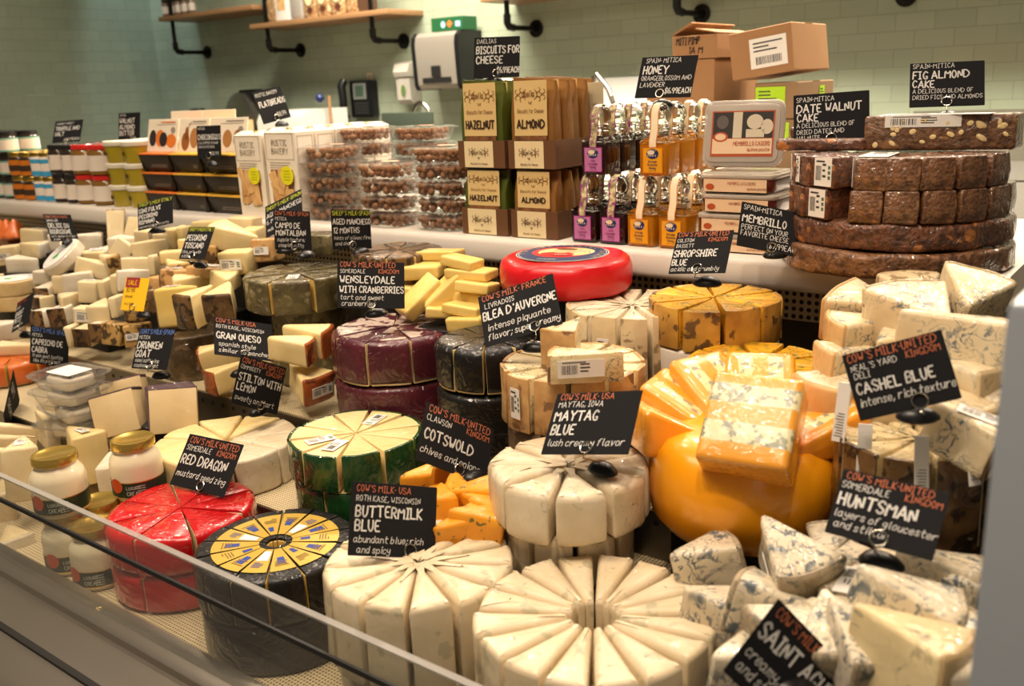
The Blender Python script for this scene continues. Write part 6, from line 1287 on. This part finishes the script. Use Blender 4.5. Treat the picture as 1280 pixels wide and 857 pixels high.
def left_pile():
    G = 'mixed wedges in the left pile'
    w1 = ('w',.11,30,.045); w2 = ('w',.09,34,.05); tb = ('b',.07,.065,.022); bl = ('b',.075,.05,.055); sl = ('b',.065,.020,.05); bk = ('b',.05,.045,.045)
    K, Cr, Bl, Cb = C_creamr, C_cream, C_bloom, C_brown
    T = [(w1,46,295,1.345,-10,0,0,Cr,Bl,'pale wedge just left of the "decadent" sign',('t',.7)),(bl,12,318,1.28,-10,0,0,Cr,None,'cream block with a label at the left edge, by the orange rounded wedges',('f',.8)),(w1,44,312,1.29,-20,0,0,Cr,Bl,'cream wedge under the "decadent" sign',None),(w1,30,331,1.24,170,0,0,Bl,Bl,'flat white wedge left of the round printed white lid',None),(w2,80,300,1.33,40,0,0,Bl,Bl,'white bloomy wedge right of the "decadent" sign base',None),
     (w2,114,303,1.32,20,0,0,Bl,C_bluer,'grey white rinded lump right of the "decadent" sign',None),(w2,121,323,1.26,10,10,0,Cr,Bl,'cream wedge bearing a brown label',('t',.8)),(w1,120,336,1.23,10,0,14,Cr,None,'cream wedge leaning toward the tilted printed round',None),
     (('b',.055,.045,.05),82,355,1.18,-20,0,0,Cr,None,'large cream block under the printed round, left half',('t',.6)),(('b',.055,.045,.055),112,364,1.16,5,0,0,Cr,None,'large cream block under the printed round, right half',('t',.6)),(sl,136,360,1.17,75,0,0,Cr,None,'thin upright cream slice beside the large cream block',None),
     (('b',.060,.016,.060),152,314,1.27,-12,-16,32,Cr,None,'square pale slab tilted like a diamond left of the "hard and pungent" sign',None),(bk,56,397,1.08,250,0,0,Bl,Cb,'brown rinded piece with white top, left of a pair behind the sideways sign',None),(bk,78,394,1.085,260,0,0,Bl,Cb,'brown rinded piece with white top, right of a pair behind the sideways sign',('t',.6)),(('b',.075,.04,.038),114,393,1.10,-5,0,0,Cr,None,'cream block with a white label facing the aisle',('f',1.2)),
     (sl,92,418,1.055,80,0,0,Cr,None,'upright cream slice behind the "fresh goat" sign',None),(bk,110,419,1.06,255,0,0,Cr,Cb,'brown rinded wrapped piece right of the upright slice',None),(bk,129,414,1.075,265,0,0,Bl,Cb,'dark brown rinded piece left of the peppered block',None),(('b',.055,.05,.05),146,416,1.07,-15,0,0,C_dot,None,'peppered wrapped block above the "semi soft" sign',None),(('b',.055,.05,.05),172,418,1.075,-5,0,0,C_dot,None,'large peppered wrapped block under the yellow sale card',('f',.7)),
     (('w',.16,16,.03),25,436,1.03,185,0,0,Cr,None,'long pale wedge lying at the left under the sideways sign',None),(w2,12,413,1.06,190,0,0,Bl,Bl,'white wedge at the left edge above the long pale wedge',None),
     (('b',.085,.05,.012),145,281,1.36,100,0,-72,Cr,C_bluer,'thin white wedge standing upright under the jars',None),(('b',.06,.05,.012),167,285,1.36,60,0,-60,Cr,None,'thin triangular cream wedge left of the "hard and pungent" sign',None),(bk,184,297,1.31,-10,0,0,Cr,C_bluer,'pale block with grey green rind under the "hard and pungent" sign',None),
     (sl,214,297,1.325,80,0,0,C_pyel,None,'upright yellow slice, left of three behind the "firm, pale" sign',None),(sl,223,296,1.335,80,0,0,C_pyel,None,'upright yellow slice, middle of three behind the "firm, pale" sign',None),(sl,232,295,1.345,80,0,0,C_pyel,None,'upright yellow slice, right of three behind the "firm, pale" sign',None),(bk,206,301,1.31,0,0,0,Cr,None,'small cream block left of the yellow slices',None),
     (('w',.13,34,.055),290,298,1.285,170,0,-14,C_pyel,None,'big sloping yellow wedge below the white flatbread boxes',None),(('b',.07,.055,.05),297,327,1.215,-12,0,0,C_pyel,None,'yellow block with a large barcode label under the sloping wedge',('f',1.1)),(('b',.12,.05,.03),264,283,1.36,-30,0,0,C_pyel,None,'long yellow block at the back under the fig boxes',None),(bl,306,285,1.36,-20,0,0,Cr,None,'cream block with small label at the back right of the pile',('f',.6)),
     (('b',.045,.045,.045),264,317,1.25,-10,0,0,C_dot,None,'peppered rind block right of the "firm, pale" sign',None),(('w',.10,34,.03),221,320,1.24,190,0,0,C_pyel,C_dot,'yellow topped peppered wedge behind the "firm, pale" sign base',None),(w2,172,334,1.22,170,10,0,Cr,K,'foil labelled cream wedge above the sale card',('t',.8)),(sl,199,330,1.23,70,0,0,Cr,None,'upright cream slice right of the foil labelled wedge',None),(('w',.09,34,.035),218,336,1.20,-40,0,0,C_pyel,C_dot,'yellow topped peppered wedge left of the "firm, pale" sign base',None),
     (sl,152,352,1.18,80,0,0,Cr,None,'upright cream slice left of the yellow sale card, upper one',None),(sl,148,382,1.12,80,0,0,Cr,None,'upright cream slice left of the yellow sale card, lower one',None),(bk,203,357,1.165,-15,0,0,C_tan,None,'small tan block right of the yellow sale card',None),(w2,222,349,1.18,160,0,0,C_tan,K,'wrapped tan wedge above the grey rinded wedge',('t',.8)),(('b',.09,.06,.026),259,339,1.20,-15,0,0,C_tan,None,'flat wrapped tan block under the base of the "firm, pale" sign',('t',1)),(('b',.055,.05,.05),172,385,1.115,-10,0,0,C_dot,None,'peppered block behind the yellow sale card',None),
     (('w',.12,26,.085),224,382,1.115,172,0,4,C_yel,K,'grey rinded wedge with large yellow cut face',('t',.8)),(('w',.11,30,.075),247,384,1.095,235,0,8,C_pyel,Cb,'brown rinded wedge pointing away, right of the grey rinded one',('f',.8)),(('w',.11,34,.06),280,378,1.10,265,0,4,C_pyel,Cb,'brown rinded wedge left of the olive wheel',None),(('w',.12,30,.04),243,355,1.17,200,0,0,C_pyel,None,'flat yellow wedge behind the grey rinded one',None),(('w',.10,40,.04),282,352,1.165,100,0,0,C_pyel,None,'flat yellow wedge against the olive wheel',None),
     (('b',.06,.05,.05),335,312,1.27,-15,0,0,C_tan,None,'wrapped tan block between the barcode block and the "supple" sign',('f',.8)),(('b',.07,.05,.045),400,304,1.31,-15,0,0,C_olive,None,'wrapped brown block right of the "supple" sign',None),(('b',.05,.05,.05),316,298,1.33,-15,0,0,C_pyel,None,'yellow block left of the hidden yellow headed sign',None),
     (w2,62,366,1.15,250,0,6,Bl,Cb,'white topped wedge below the left large cream block',None),(bk,54,380,1.12,240,0,0,Cr,Cb,'cream topped brown piece left of the labelled cream block',('t',.6)),(w2,84,380,1.11,100,0,0,Cr,Bl,'cream wedge squeezed above the brown rinded pair',None),(w2,165,350,1.175,200,8,0,Bl,Bl,'white wedge just above the yellow sale card',None),(w2,186,366,1.15,300,0,0,Cr,K,'cream wedge at the right edge of the yellow sale card',None),(w2,128,390,1.10,280,0,0,Cr,None,'cream wedge between the labelled block and the sale card',None),(w2,100,352,1.185,20,0,0,Bl,None,'white wedge behind the two large cream blocks',None),(w2,208,374,1.13,250,0,0,Cr,K,'wedge squeezed behind the grey rinded wedge',None),
     (w1,158,306,1.30,160,0,0,Bl,Bl,'white wedge behind the diamond slab',None),(w2,138,330,1.25,330,10,0,Cr,C_dot,'speckled wedge right of the brown label',None),(w2,245,310,1.29,20,0,0,C_pyel,C_dot,'yellow wedge behind the top of the "firm, pale" sign',None),(w2,92,312,1.31,200,-10,0,Bl,Bl,'crumpled white wedge above the tilted printed round',None),
     (('w',.10,40,.04),66,345,1.19,30,0,0,Bl,Bl,'white wedge under the printed round',None),(bk,40,395,1.10,240,0,0,Bl,Cb,'brown rinded piece right behind the sideways sign',None),(('w',.10,36,.05),190,312,1.28,30,0,0,Cr,Bl,'flat cream wedge right of the diamond slab',None),(('w',.10,36,.05),20,350,1.26,30,0,0,Cr,Bl,'white wedge behind the bark edged rounds',None),(w2,96,326,1.27,30,0,0,Bl,Bl,'white wedge behind the tilted printed round',None)]
    for i, (s,px,py,y,hd,rx,ry,pa,ri,lb,st) in enumerate(T): loose(s,px,py,y,hd,rx,ry,pa,ri,lb,G,st,i % 4)
    for (px, y, wd, d, z1, k) in ((70,1.25,.42,.10,1.0,0),(70,1.345,.46,.09,1.045,1),(225,1.24,.36,.10,.985,2),(225,1.345,.40,.09,1.04,3),(95,1.155,.34,.08,.945,4),(235,1.165,.28,.06,.95,5),(345,1.335,.20,.10,1.05,6)):
        p = at(px, 340, y=y); riser(p.x, y, wd, d, Z2, z1, ('dark riser block under the middle of the left pile','dark riser block under the back of the left pile','dark riser block under the middle behind the sale card','dark riser block at the back under the yellow wedges','dark riser block under the front of the left pile','dark riser block under the grey rinded wedge','dark riser block under the "supple" sign blocks')[k])
    # bark edged rounds and the tilted printed round
    B_ = cheese('bark_band', (226,200,148), (208,176,120), bump=.3, wrap=.2); Pr = mat('lid_print_grey', (150,150,156), .6); Pg = mat('lid_print_green', (60,170,80), .6)
    def printed(root, R, z):
        g = MB(); oval(g, 0, 0, R*.92, R*.92, 40, 0, 0); 
        for r in (.80, .50): strokes(g, [(R*r*cos(2*pi*k/40), R*r*sin(2*pi*k/40)) for k in range(41)], .0008, .0004, 1)
        oval(g, -.006, -.012, .013, .007, 20, .0006, 2); oval(g, -.003, -.008, .006, .010, 20, .0007, 2)
        s = "CAMEMBERT"
        for i, ch in enumerate(s):
            a = radians(150-120*i/(len(s)-1)); m = MB(); letter(m, ch, 0, 0, .0085, None, align=.5, jit=0, stroke=.16, z=0); g.add(m.v, m.f, 1, Matrix.Translation((R*.63*cos(a), R*.63*sin(a), .0005)) @ Matrix.Rotation(a-pi/2, 4, 'Z'))
        for k in range(3): strokes(g, [(-.010,.010-.005*k),(.014,.010-.005*k)], .0008, .0004, 1)
        return g.obj('printed_lid', [M_paper, Pr, Pg], root, (0,0,z), smooth=False)
    c = at(16, 348, y=1.16)
    for k, z in enumerate((c.z-.040, c.z-.081)):
        o = whole(c, z, .062, .040, B_, f'bark edged round cheese at the left edge, {("upper","lower")[k]} of two', .004, 'round cheese', 'bark_edged_cheese')
        if k == 0: printed(o, .062, .0412)
    riser(c.x, c.y, .09, .09, Z2, c.z-.0815, 'dark riser block under the bark edged rounds')
    p = at(80, 322, y=1.205); b = MB(); b.prism(circ(.058, 44), -.016, .016, .006, 3, mid=1, caprings=2); b.rough(.001, 30, 4)
    o = b.obj('round_cheese', C_bloom, None, p, (radians(34), radians(-16), radians(37.6-30))); tag(o, 'round white cheese tilted up with a printed lid and green mark', 'round cheese'); printed(o, .058, .0168)
left_pile()
# ------------------------------------------------------------------ behind the case
b = MB(); b.box(-4.3, .35, 1.985, 2.62, 1.13, ZL); struct('work_counter_top', b, M_ctr, smooth=False)
b = MB(); b.box(-4.3, .35, 2.0, 2.6, 0, 1.13); struct('work_counter_body', b, M_cab, smooth=False)
M_card1 = mat('tan_cardboard', (160,118,78), .75, var=.06, bump=.04); M_card2 = mat('grey_tan_cardboard', (148,118,86), .75, var=.06, bump=.04); M_tape = mat('packing_tape', (196,160,110), .25, coat=.7); M_lime = mat('lime_label', (178,222,40), .55); M_pen = mat('marker_ink', (60,44,34), .8)
def carton(loc, w, d, h, label, m, rot=(0,0,0), flaps=False, write=None, lab=None):
    t = thing('carton', label, 'cardboard box', loc, rot, 'cardboard cartons'); b = MB(); b.prism(rect(w,d,.003,2), 0, h, .002, 1); b.obj('carton_body', m, t)
    tp = MB(); tp.box(-w/2-.0004, w/2+.0004, -.022, .022, h, h+.0006); tp.obj('tape', M_tape, t, smooth=False)
    if flaps:
        for s, a in ((-1, 28), (1, 12)):
            f = MB(); f.box(0, w*.49, -d/2, d/2, 0, .003); f.obj('flap', m, t, (s*w/2, 0, h+.0008), (0, radians(-a), pi if s > 0 else 0), False)
    if write:
        p = MB()
        for tx, fx, fz, hh in write: letter(p, tx, fx*w, fz*h, hh, w*.5, stroke=.16, slant=.15)
        p.obj('handwriting', M_pen, t, (0,-d/2-.0006,0), FACE, False)
    for q in (lab or []):
        fx, fz, lw, lh, green, side = q; g = MB(); g.box(-lw/2,lw/2,-lh/2,lh/2,-.0003,.0003,0); r = random.Random(lw); x = -lw*.35
        while x < lw*.35:
            k = r.uniform(.008,.02)*lw*1.4; quad(g, x, x+k, -lh*.38, -lh*.12, .0005, 1); x += k+r.uniform(.01,.03)*lw
        for j in range(3): quad(g, -lw*.4, lw*r.uniform(0,.4), lh*(.05+.13*j), lh*(.10+.13*j), .0005, 1)
        g.obj('shipping_label', [M_lime if green else M_paper, M_bar], t, (fx*w,-d/2-.0012,fz*h) if not side else (w/2+.0012,fx*d,fz*h), FACE if not side else (pi/2,0,pi/2), False)
    return t
def cartons():
    y = 2.12; X = lambda px: at(px, 100, y=y).x; Zp = lambda px, py: at(px, py, y=y).z
    z2 = Zp(880,137); z1 = Zp(880,73); z0 = Zp(880,43)
    cx = (X(808)+X(893))/2; w = X(893)-X(808)
    carton((cx-.01, y+.14, ZL+.001), w+.03, .28, z2-ZL-.003, 'carton at the bottom of the left stack behind the honey', M_card2)
    carton((cx, y+.13, z2), w, .26, z1-z2-.002, 'carton in the middle of the left stack with a torn patch', M_card1, write=None)
    wt = X(896)-X(840); carton(((X(840)+X(896))/2, y+.125, z1), wt, .25, z0-z1, 'open carton with marker writing on top of the left stack', M_card1, (0,0,0), True, [("MITI PIMP",-.40,.62,.016),("1A M",-.12,.22,.015)])
    zb2 = Zp(985,148); zt2 = Zp(985,100)
    xl, xr = X(945), X(1000); w = xr-xl
    carton(((xl+xr)/2+.01, y+.12, ZL+.001), w+.04, .24, zb2-ZL-.003, 'carton at the bottom of the right stack, mostly hidden', M_card2, lab=[(-.1,.80,.07,.06,True,False)])
    carton(((xl+xr)/2, y+.11, zb2), w, .22, zt2-zb2-.004, 'carton with lime green label under the tilted one', M_card2, (0,0,radians(-2)), False, None, [(-.12,.50,.072,.062,True,False),(.15,.55,.03,.05,True,True)])
    a = radians(-7); p = at(955, 80, y=y-.01); w = X(992)-X(914); h = .105
    carton((p.x, y+.10, zt2+.012), w, .22, h, 'tilted carton with white shipping label on the right stack', M_card1, (0, a, radians(-1)), False, None, [(.12,.48,.088,.066,False,False)])
cartons()

def wall_things():
    yw = YW
    # towel dispenser
    xa, xb = at(521,75,y=yw-.17).x, at(570,75,y=yw-.17).x; zt, zb = at(545,40,y=yw-.17).z, at(545,111,y=yw-.17).z; w, h = xb-xa, zt-zb; cx = (xa+xb)/2
    t = thing('towel_dispenser', 'steel paper towel dispenser with black sides on the tiled wall', 'towel dispenser', (cx, yw-.10, zb)); D = MB()
    prof = [(.095,0),(-.055,0),(-.068,.02),(-.072,h*.30),(-.078,h*.8),(-.070,h*.93),(-.050,h),(.095,h)]
    D.rings([[(-w/2,y,z) for y, z in prof],[(w/2,y,z) for y, z in prof]]); D.obj('cover', mat('dispenser_steel', (190,180,166), .32, .65), t, ang=25)
    for s in (-1,1):
        k = MB(); pr = [(y*1.03+.001, z*1.02-.004) for y, z in prof]; k.rings([[(s*w/2+(0 if s>0 else -.024),y,z) for y,z in pr],[(s*w/2+(.024 if s>0 else 0),y,z) for y,z in pr]]); k.obj('side_panel', M_black, t, ang=25)
    k = MB(); k.box(-w*.36,w*.36,-.076,-.060,.028,.052); sl = k.obj('towel_slot', M_blackm, t, smooth=False); k = MB(); k.box(-w*.11,w*.11,-.079,-.070,.056,.105); k.obj('sensor_window', M_blackm, t, smooth=False)
    # green carton on the dispenser
    b = MB(); b.prism(rect(.19,.11,.002,1), 0, .060, .001, 1); o = b.obj('glove_box', mat('green_carton', (26,84,46), .5), None, (cx+.055, yw-.09, zb+h*1.02-.002)); tag(o, 'flat dark green box lying on the steel towel dispenser', 'box')
    g = MB(); oval(g, -.02, .028, .014, .016); g.add([(.02+.018*cos(a), .030+.018*sin(a), .0004) for a in (0,pi/2,pi,3*pi/2)], [(0,1,2,3)], 1); quad(g, .055,.085,.015,.040,.0003,0); g.obj('printing', [mat('pale_blue_print',(150,180,200),.5), mat('orange_diamond',(230,110,50),.5)], o, (0,-.0562,0), FACE, False)
    # soap dispenser
    p = at(509,104,y=yw-.05); t = thing('soap_dispenser', 'grey wall soap dispenser left of the towel dispenser', 'soap dispenser', (p.x, yw-.002, p.z))
    b = MB(); pr = [(0,-.10),(-.055,-.10),(-.075,-.08),(-.080,.02),(-.07,.03),(0,.03)]; b.rings([[(-.046,y,z) for y,z in pr],[(.046,y,z) for y,z in pr]]); b.obj('dispenser_body', mat('soap_grey', (186,178,164), .4, coat=.3), t, ang=30)
    b = MB(); pr = [(0,.032),(-.085,.032),(-.095,.055),(-.080,.095),(-.03,.105),(0,.105)]; b.rings([[(-.050,y,z) for y,z in pr],[(.050,y,z) for y,z in pr]]); b.obj('dispenser_hood', mat('soap_grey_hood', (206,198,182), .35, coat=.3), t, ang=30)
    b = MB(); oval(b, 0, 0, .015, .028); b.obj('sight_window', mat('green_soap', (96,120,60), .2), t, (0,-.0808,-.035), FACE, False)
    # wall phone
    p = at(447,124,y=yw-.05); t = thing('wall_phone', 'black desk phone with grey screen mounted on the wall', 'phone', (p.x, yw-.002, p.z))
    b = MB(); b.prism(rect(.17,.19,.012,3), 0, .045, .006, 2); b.obj('phone_body', M_black, t, (.025,-.001,0), FACE)
    f = MB(); f.prism(rect(.095,.082,.004,2), 0, .006, .002, 1); s = f.obj('screen_bezel', mat('phone_grey', (120,122,116), .4), t, (.018,-.044,.040), FACE); f = MB(); quad(f, -.03,.03,-.028,.028); f.obj('screen', mat('lcd_green', (66,86,70), .3), s, (0,0,.0062), smooth=False)
    k = MB()
    for i in range(4):
        for j in range(6): k.box(-.045+.018*j,-.033+.018*j,-.075+.016*i,-.065+.016*i,0,.003)
    k.obj('keypad', mat('phone_keys', (52,52,50), .5), t, (.018,-.0455,0), FACE, False)
    r = MB(); r.tube([(-.085,-.055,-.095),(-.087,-.075,-.07),(-.087,-.070,0),(-.087,-.075,.07),(-.085,-.055,.095)], .021, 12); r.obj('handset', M_black, t)
    c = MB(); c.tube([(-.085,-.05,-.10),(-.080,-.04,-.15),(-.05,-.02,-.17),(-.03,-.01,-.14)], .003, 6); c.obj('cord', M_black, t)
    p = at(463,102,y=yw); b = MB(); b.prism(rect(.040,.002,.0003,1), -.045, .045, .0003, 1); o = b.obj('wall_note', mat('note_paper', (210,192,160), .7), None, (p.x, yw-.002, p.z)); tag(o, 'small cream note stuck on the wall behind the phone', 'note')
    q = MB(); [strokes(q, [(-.012,.03-.01*k),(.012,.03-.01*k)], .003) for k in range(6)]; q.obj('printing', M_bar, o, (0,-.0012,0), FACE, False)
    # taps
    M_chr = mat('chrome', (206,200,188), .12, 1)
    for px, py, y, s, lb in ((536,142,3.35,1,'curved chrome tap below the soap dispenser'),(768,126,3.45,-1,'brushed tap in front of the white splash panel')):
        p = at(px, py, y=y); t = thing('tap', lb, 'tap', (p.x, y, 1.141)); H = p.z-1.141
        b = MB(); b.lathe([(.025,0),(.025,.01),(.013,.02),(.012,.06)], 16); b.obj('tap_base', M_chr, t)
        r = MB()
        if s > 0: pts = [(0,0,.05),(0,0,H)] + [(-.05+.05*cos(a), 0, H+.05*sin(a)) for a in [pi*k/8 for k in range(1,9)]] + [(-.10,0,H-.04)]
        else: pts = [(0,0,.05),(0,0,H-.02),(-.03,0,H+.05),(-.085,0,H+.11),(-.10,0,H+.10),(-.10,0,H+.03)]
        r.tube(pts, .0115, 10); r.obj('spout', M_chr, t)
    p = at(505,150,y=3.25); t = MB(); t.prism(rect(.32,.02,.006,2), 0, p.z+.035-1.141, .006, 2); o = t.obj('cutting_board', mat('dark_green_board', (56,64,52), .5), None, (p.x+.02, 3.25, 1.141)); tag(o, 'dark green cutting board standing on the back counter', 'cutting board')
    # slicer at the left of the phone
    p = at(314,140,y=3.28); t = thing('meat_slicer', 'steel and black slicer on the back counter behind the flatbread sign', 'slicer', (p.x, 3.26, 1.141))
    b = MB(); b.prism(rect(.34,.26,.03,4), 0, .10, .012, 3); b.obj('slicer_base', M_steel, t)
    b = MB(); b.lathe([(.002,-.02),(.12,-.02),(.125,-.01),(.125,.01),(.11,.02),(.04,.032),(.002,.034)], 40, 0, Matrix.Translation((.02,-.06,.22)) @ Matrix.Rotation(pi/2,4,'X')); b.obj('blade_guard', M_steel, t)
    b = MB(); b.lathe([(.002,0),(.05,0),(.05,.05),(.03,.06),(.002,.06)], 24, 0, Matrix.Translation((-.13,-.05,.19)) @ Matrix.Rotation(pi/2,4,'X')); b.obj('slicer_knob', M_black, t)
    b = MB(); b.box(-.10,.15,-.02,.06,.10,.20); b.prism(rect(.22,.06,.01,2,0.02,0.02), .20, .36, .02, 3, taper=.02); b.obj('motor_housing', M_black, t)
    p = at(378,148,y=3.2); t = thing('wrap_machine', 'white rounded wrapping machine on the back counter below the wall phone', 'machine', (p.x, 3.2, 1.141))
    b = MB(); pr = [(.15,0),(-.15,0),(-.15,.20),(-.13,.235),(-.09,.25),(.15,.25)]; b.rings([[(-.17,y,z) for y,z in pr],[(.17,y,z) for y,z in pr]]); b.obj('machine_cover', mat('machine_white', (206,202,192), .3, coat=.4), t, ang=30)
    b = MB(); b.tube([(.21,0,0),(.21,0,.31)], .008, 8); b.obj('side_post', M_wood, t); b = MB(); b.lathe([(.002,-.022)]+[(.022*sin(a),-.022*cos(a)) for a in [pi*k/8 for k in range(1,8)]]+[(.002,.022)], 16); b.obj('blue_knob', mat('navy_knob', (30,40,84), .3), t, (.165,-.02,.30))
    p = at(248,146,y=3.1); t = thing('card_terminal', 'small black terminal with blue screen on the back counter', 'terminal', (p.x, 3.1, 1.141))
    b = MB(); b.prism(rect(.085,.05,.01,3), 0, p.z+.045-1.141, .01, 2); b.obj('terminal_body', M_black, t); b = MB(); quad(b, -.028,.028,-.035,.035); b.obj('terminal_screen', mat('blue_screen', (60,104,140), .3), t, (-.004,-.0256,p.z-1.141), FACE, False)
    p = at(279,153,y=3.0); b = MB(); b.prism(rect(.36,.12,.004,2), 0, p.z+.01-1.141, .004, 2); o = b.obj('wooden_box', mat('pale_wood', (190,160,116), .6, var=.06), None, (p.x, 2.99, 1.141)); tag(o, 'pale wooden box on the back counter right of the terminal', 'box')
wall_things()

def shelf_goods():
    # nut bags and boxes on the lower shelf
    z = 1.841; y = 3.42; M_nut = cheese('nut_bag', (190,150,100), (140,96,60), spot=(214,190,150), samt=.5, sscale=70, cscale=60, bump=.3, wrap=.8); M_br = mat('brown_oval', (88,48,36), .5); M_wb = mat('white_carton', (222,216,206), .5)
    kinds = [(338,'nut','pale nut bag at the left end'),(352,'box','white box with bread picture'),(369,'grey','plain grey bag right of the white box'),(386,'bag','nut bag with brown oval label, left of three'),(402,'bag','nut bag with brown oval label, middle of three'),(421,'bag','nut bag with brown oval label, right of three'),(440,'nut','pale nut bag near the right pipe'),(453,'dark','dark brown bag by the right pipe')]
    for k, (px, kd, lb) in enumerate(kinds):
        p = at(px, 24, y=y-.04); w = .095 if kd != 'box' else .10; h = .26
        b = MB()
        if kd == 'box': b.prism(rect(w,.07,.003,2), 0, h, .002, 1); o = b.obj('cracker_box', M_wb, None, (p.x, y, z))
        else:
            b.rings([[(x, yy*f, zz) for x, yy in rect(w*g, .06, .015, 3)] for zz, f, g in ((0,.8,.9),(.02,1,1),(h*.6,1,1),(h*.85,.5,.95),(h,.08,.95))]); b.rough(.003, 30, k); o = b.obj('nut_bag', {'nut':M_nut,'grey':mat('grey_bag',(170,162,152),.4,coat=.5),'bag':M_nut,'dark':mat('dark_bag',(92,66,50),.4,coat=.5)}[kd], None, (p.x, y, z))
        tag(o, lb+' of the shelf above the phone', 'box' if kd == 'box' else 'bag', 'goods on the shelf above the phone')
        if kd == 'bag':
            g = MB(); oval(g, 0, .09, .026, .034, 20, 0, 0); oval(g, .006, .035, .020, .015, 20, 0, 1); g.obj('bag_label', [M_cream, M_br], o, (0,-.0335,0), FACE, False)
        if kd == 'box':
            g = MB(); quad(g, -.03,.03,.05,.15,0,0); oval(g, .012, .165, .018, .018, 16, 0, 1); g.obj('bread_picture', [M_crk, M_yel], o, (0,-.0358,0), FACE, False)
    # spice jars on the upper left shelf
    z = 1.9355; M_sp = mat('spice_brown', (120,92,72), .4, coat=.5)
    for k, px in enumerate((206,214,222,230,239)):
        p = at(px, 18, y=3.40); t = thing('spice_jar', f'small clear spice jar with pale label, {("leftmost","second from left","middle","fourth from left","rightmost")[k]} of five on the high shelf', 'jar', (p.x, 3.41, z), (0,0,0), 'spice jars on the high shelf')
        for lv in range(2):
            zz = lv*.095
        b = MB(); b.lathe([(.002,0),(.020,0),(.021,.004),(.021,.075),(.016,.082)], 16); b.obj('jar_body', M_sp, t); l = MB(); l.lathe([(.018,.081),(.019,.083),(.019,.098),(.002,.099)], 16); l.obj('jar_lid', M_blkl, t); s = MB(); s.lathe([(.0214,.020),(.0214,.060)], 16, cap0=False, cap1=False); s.obj('jar_label', M_labw, t)
        if k < 5: dup(t, (p.x+.001, 3.41, z+.0995), None, f'small clear spice jar, {("leftmost","second from left","middle","fourth from left","rightmost")[k]} of the upper row on the high shelf')
shelf_goods()
signs()
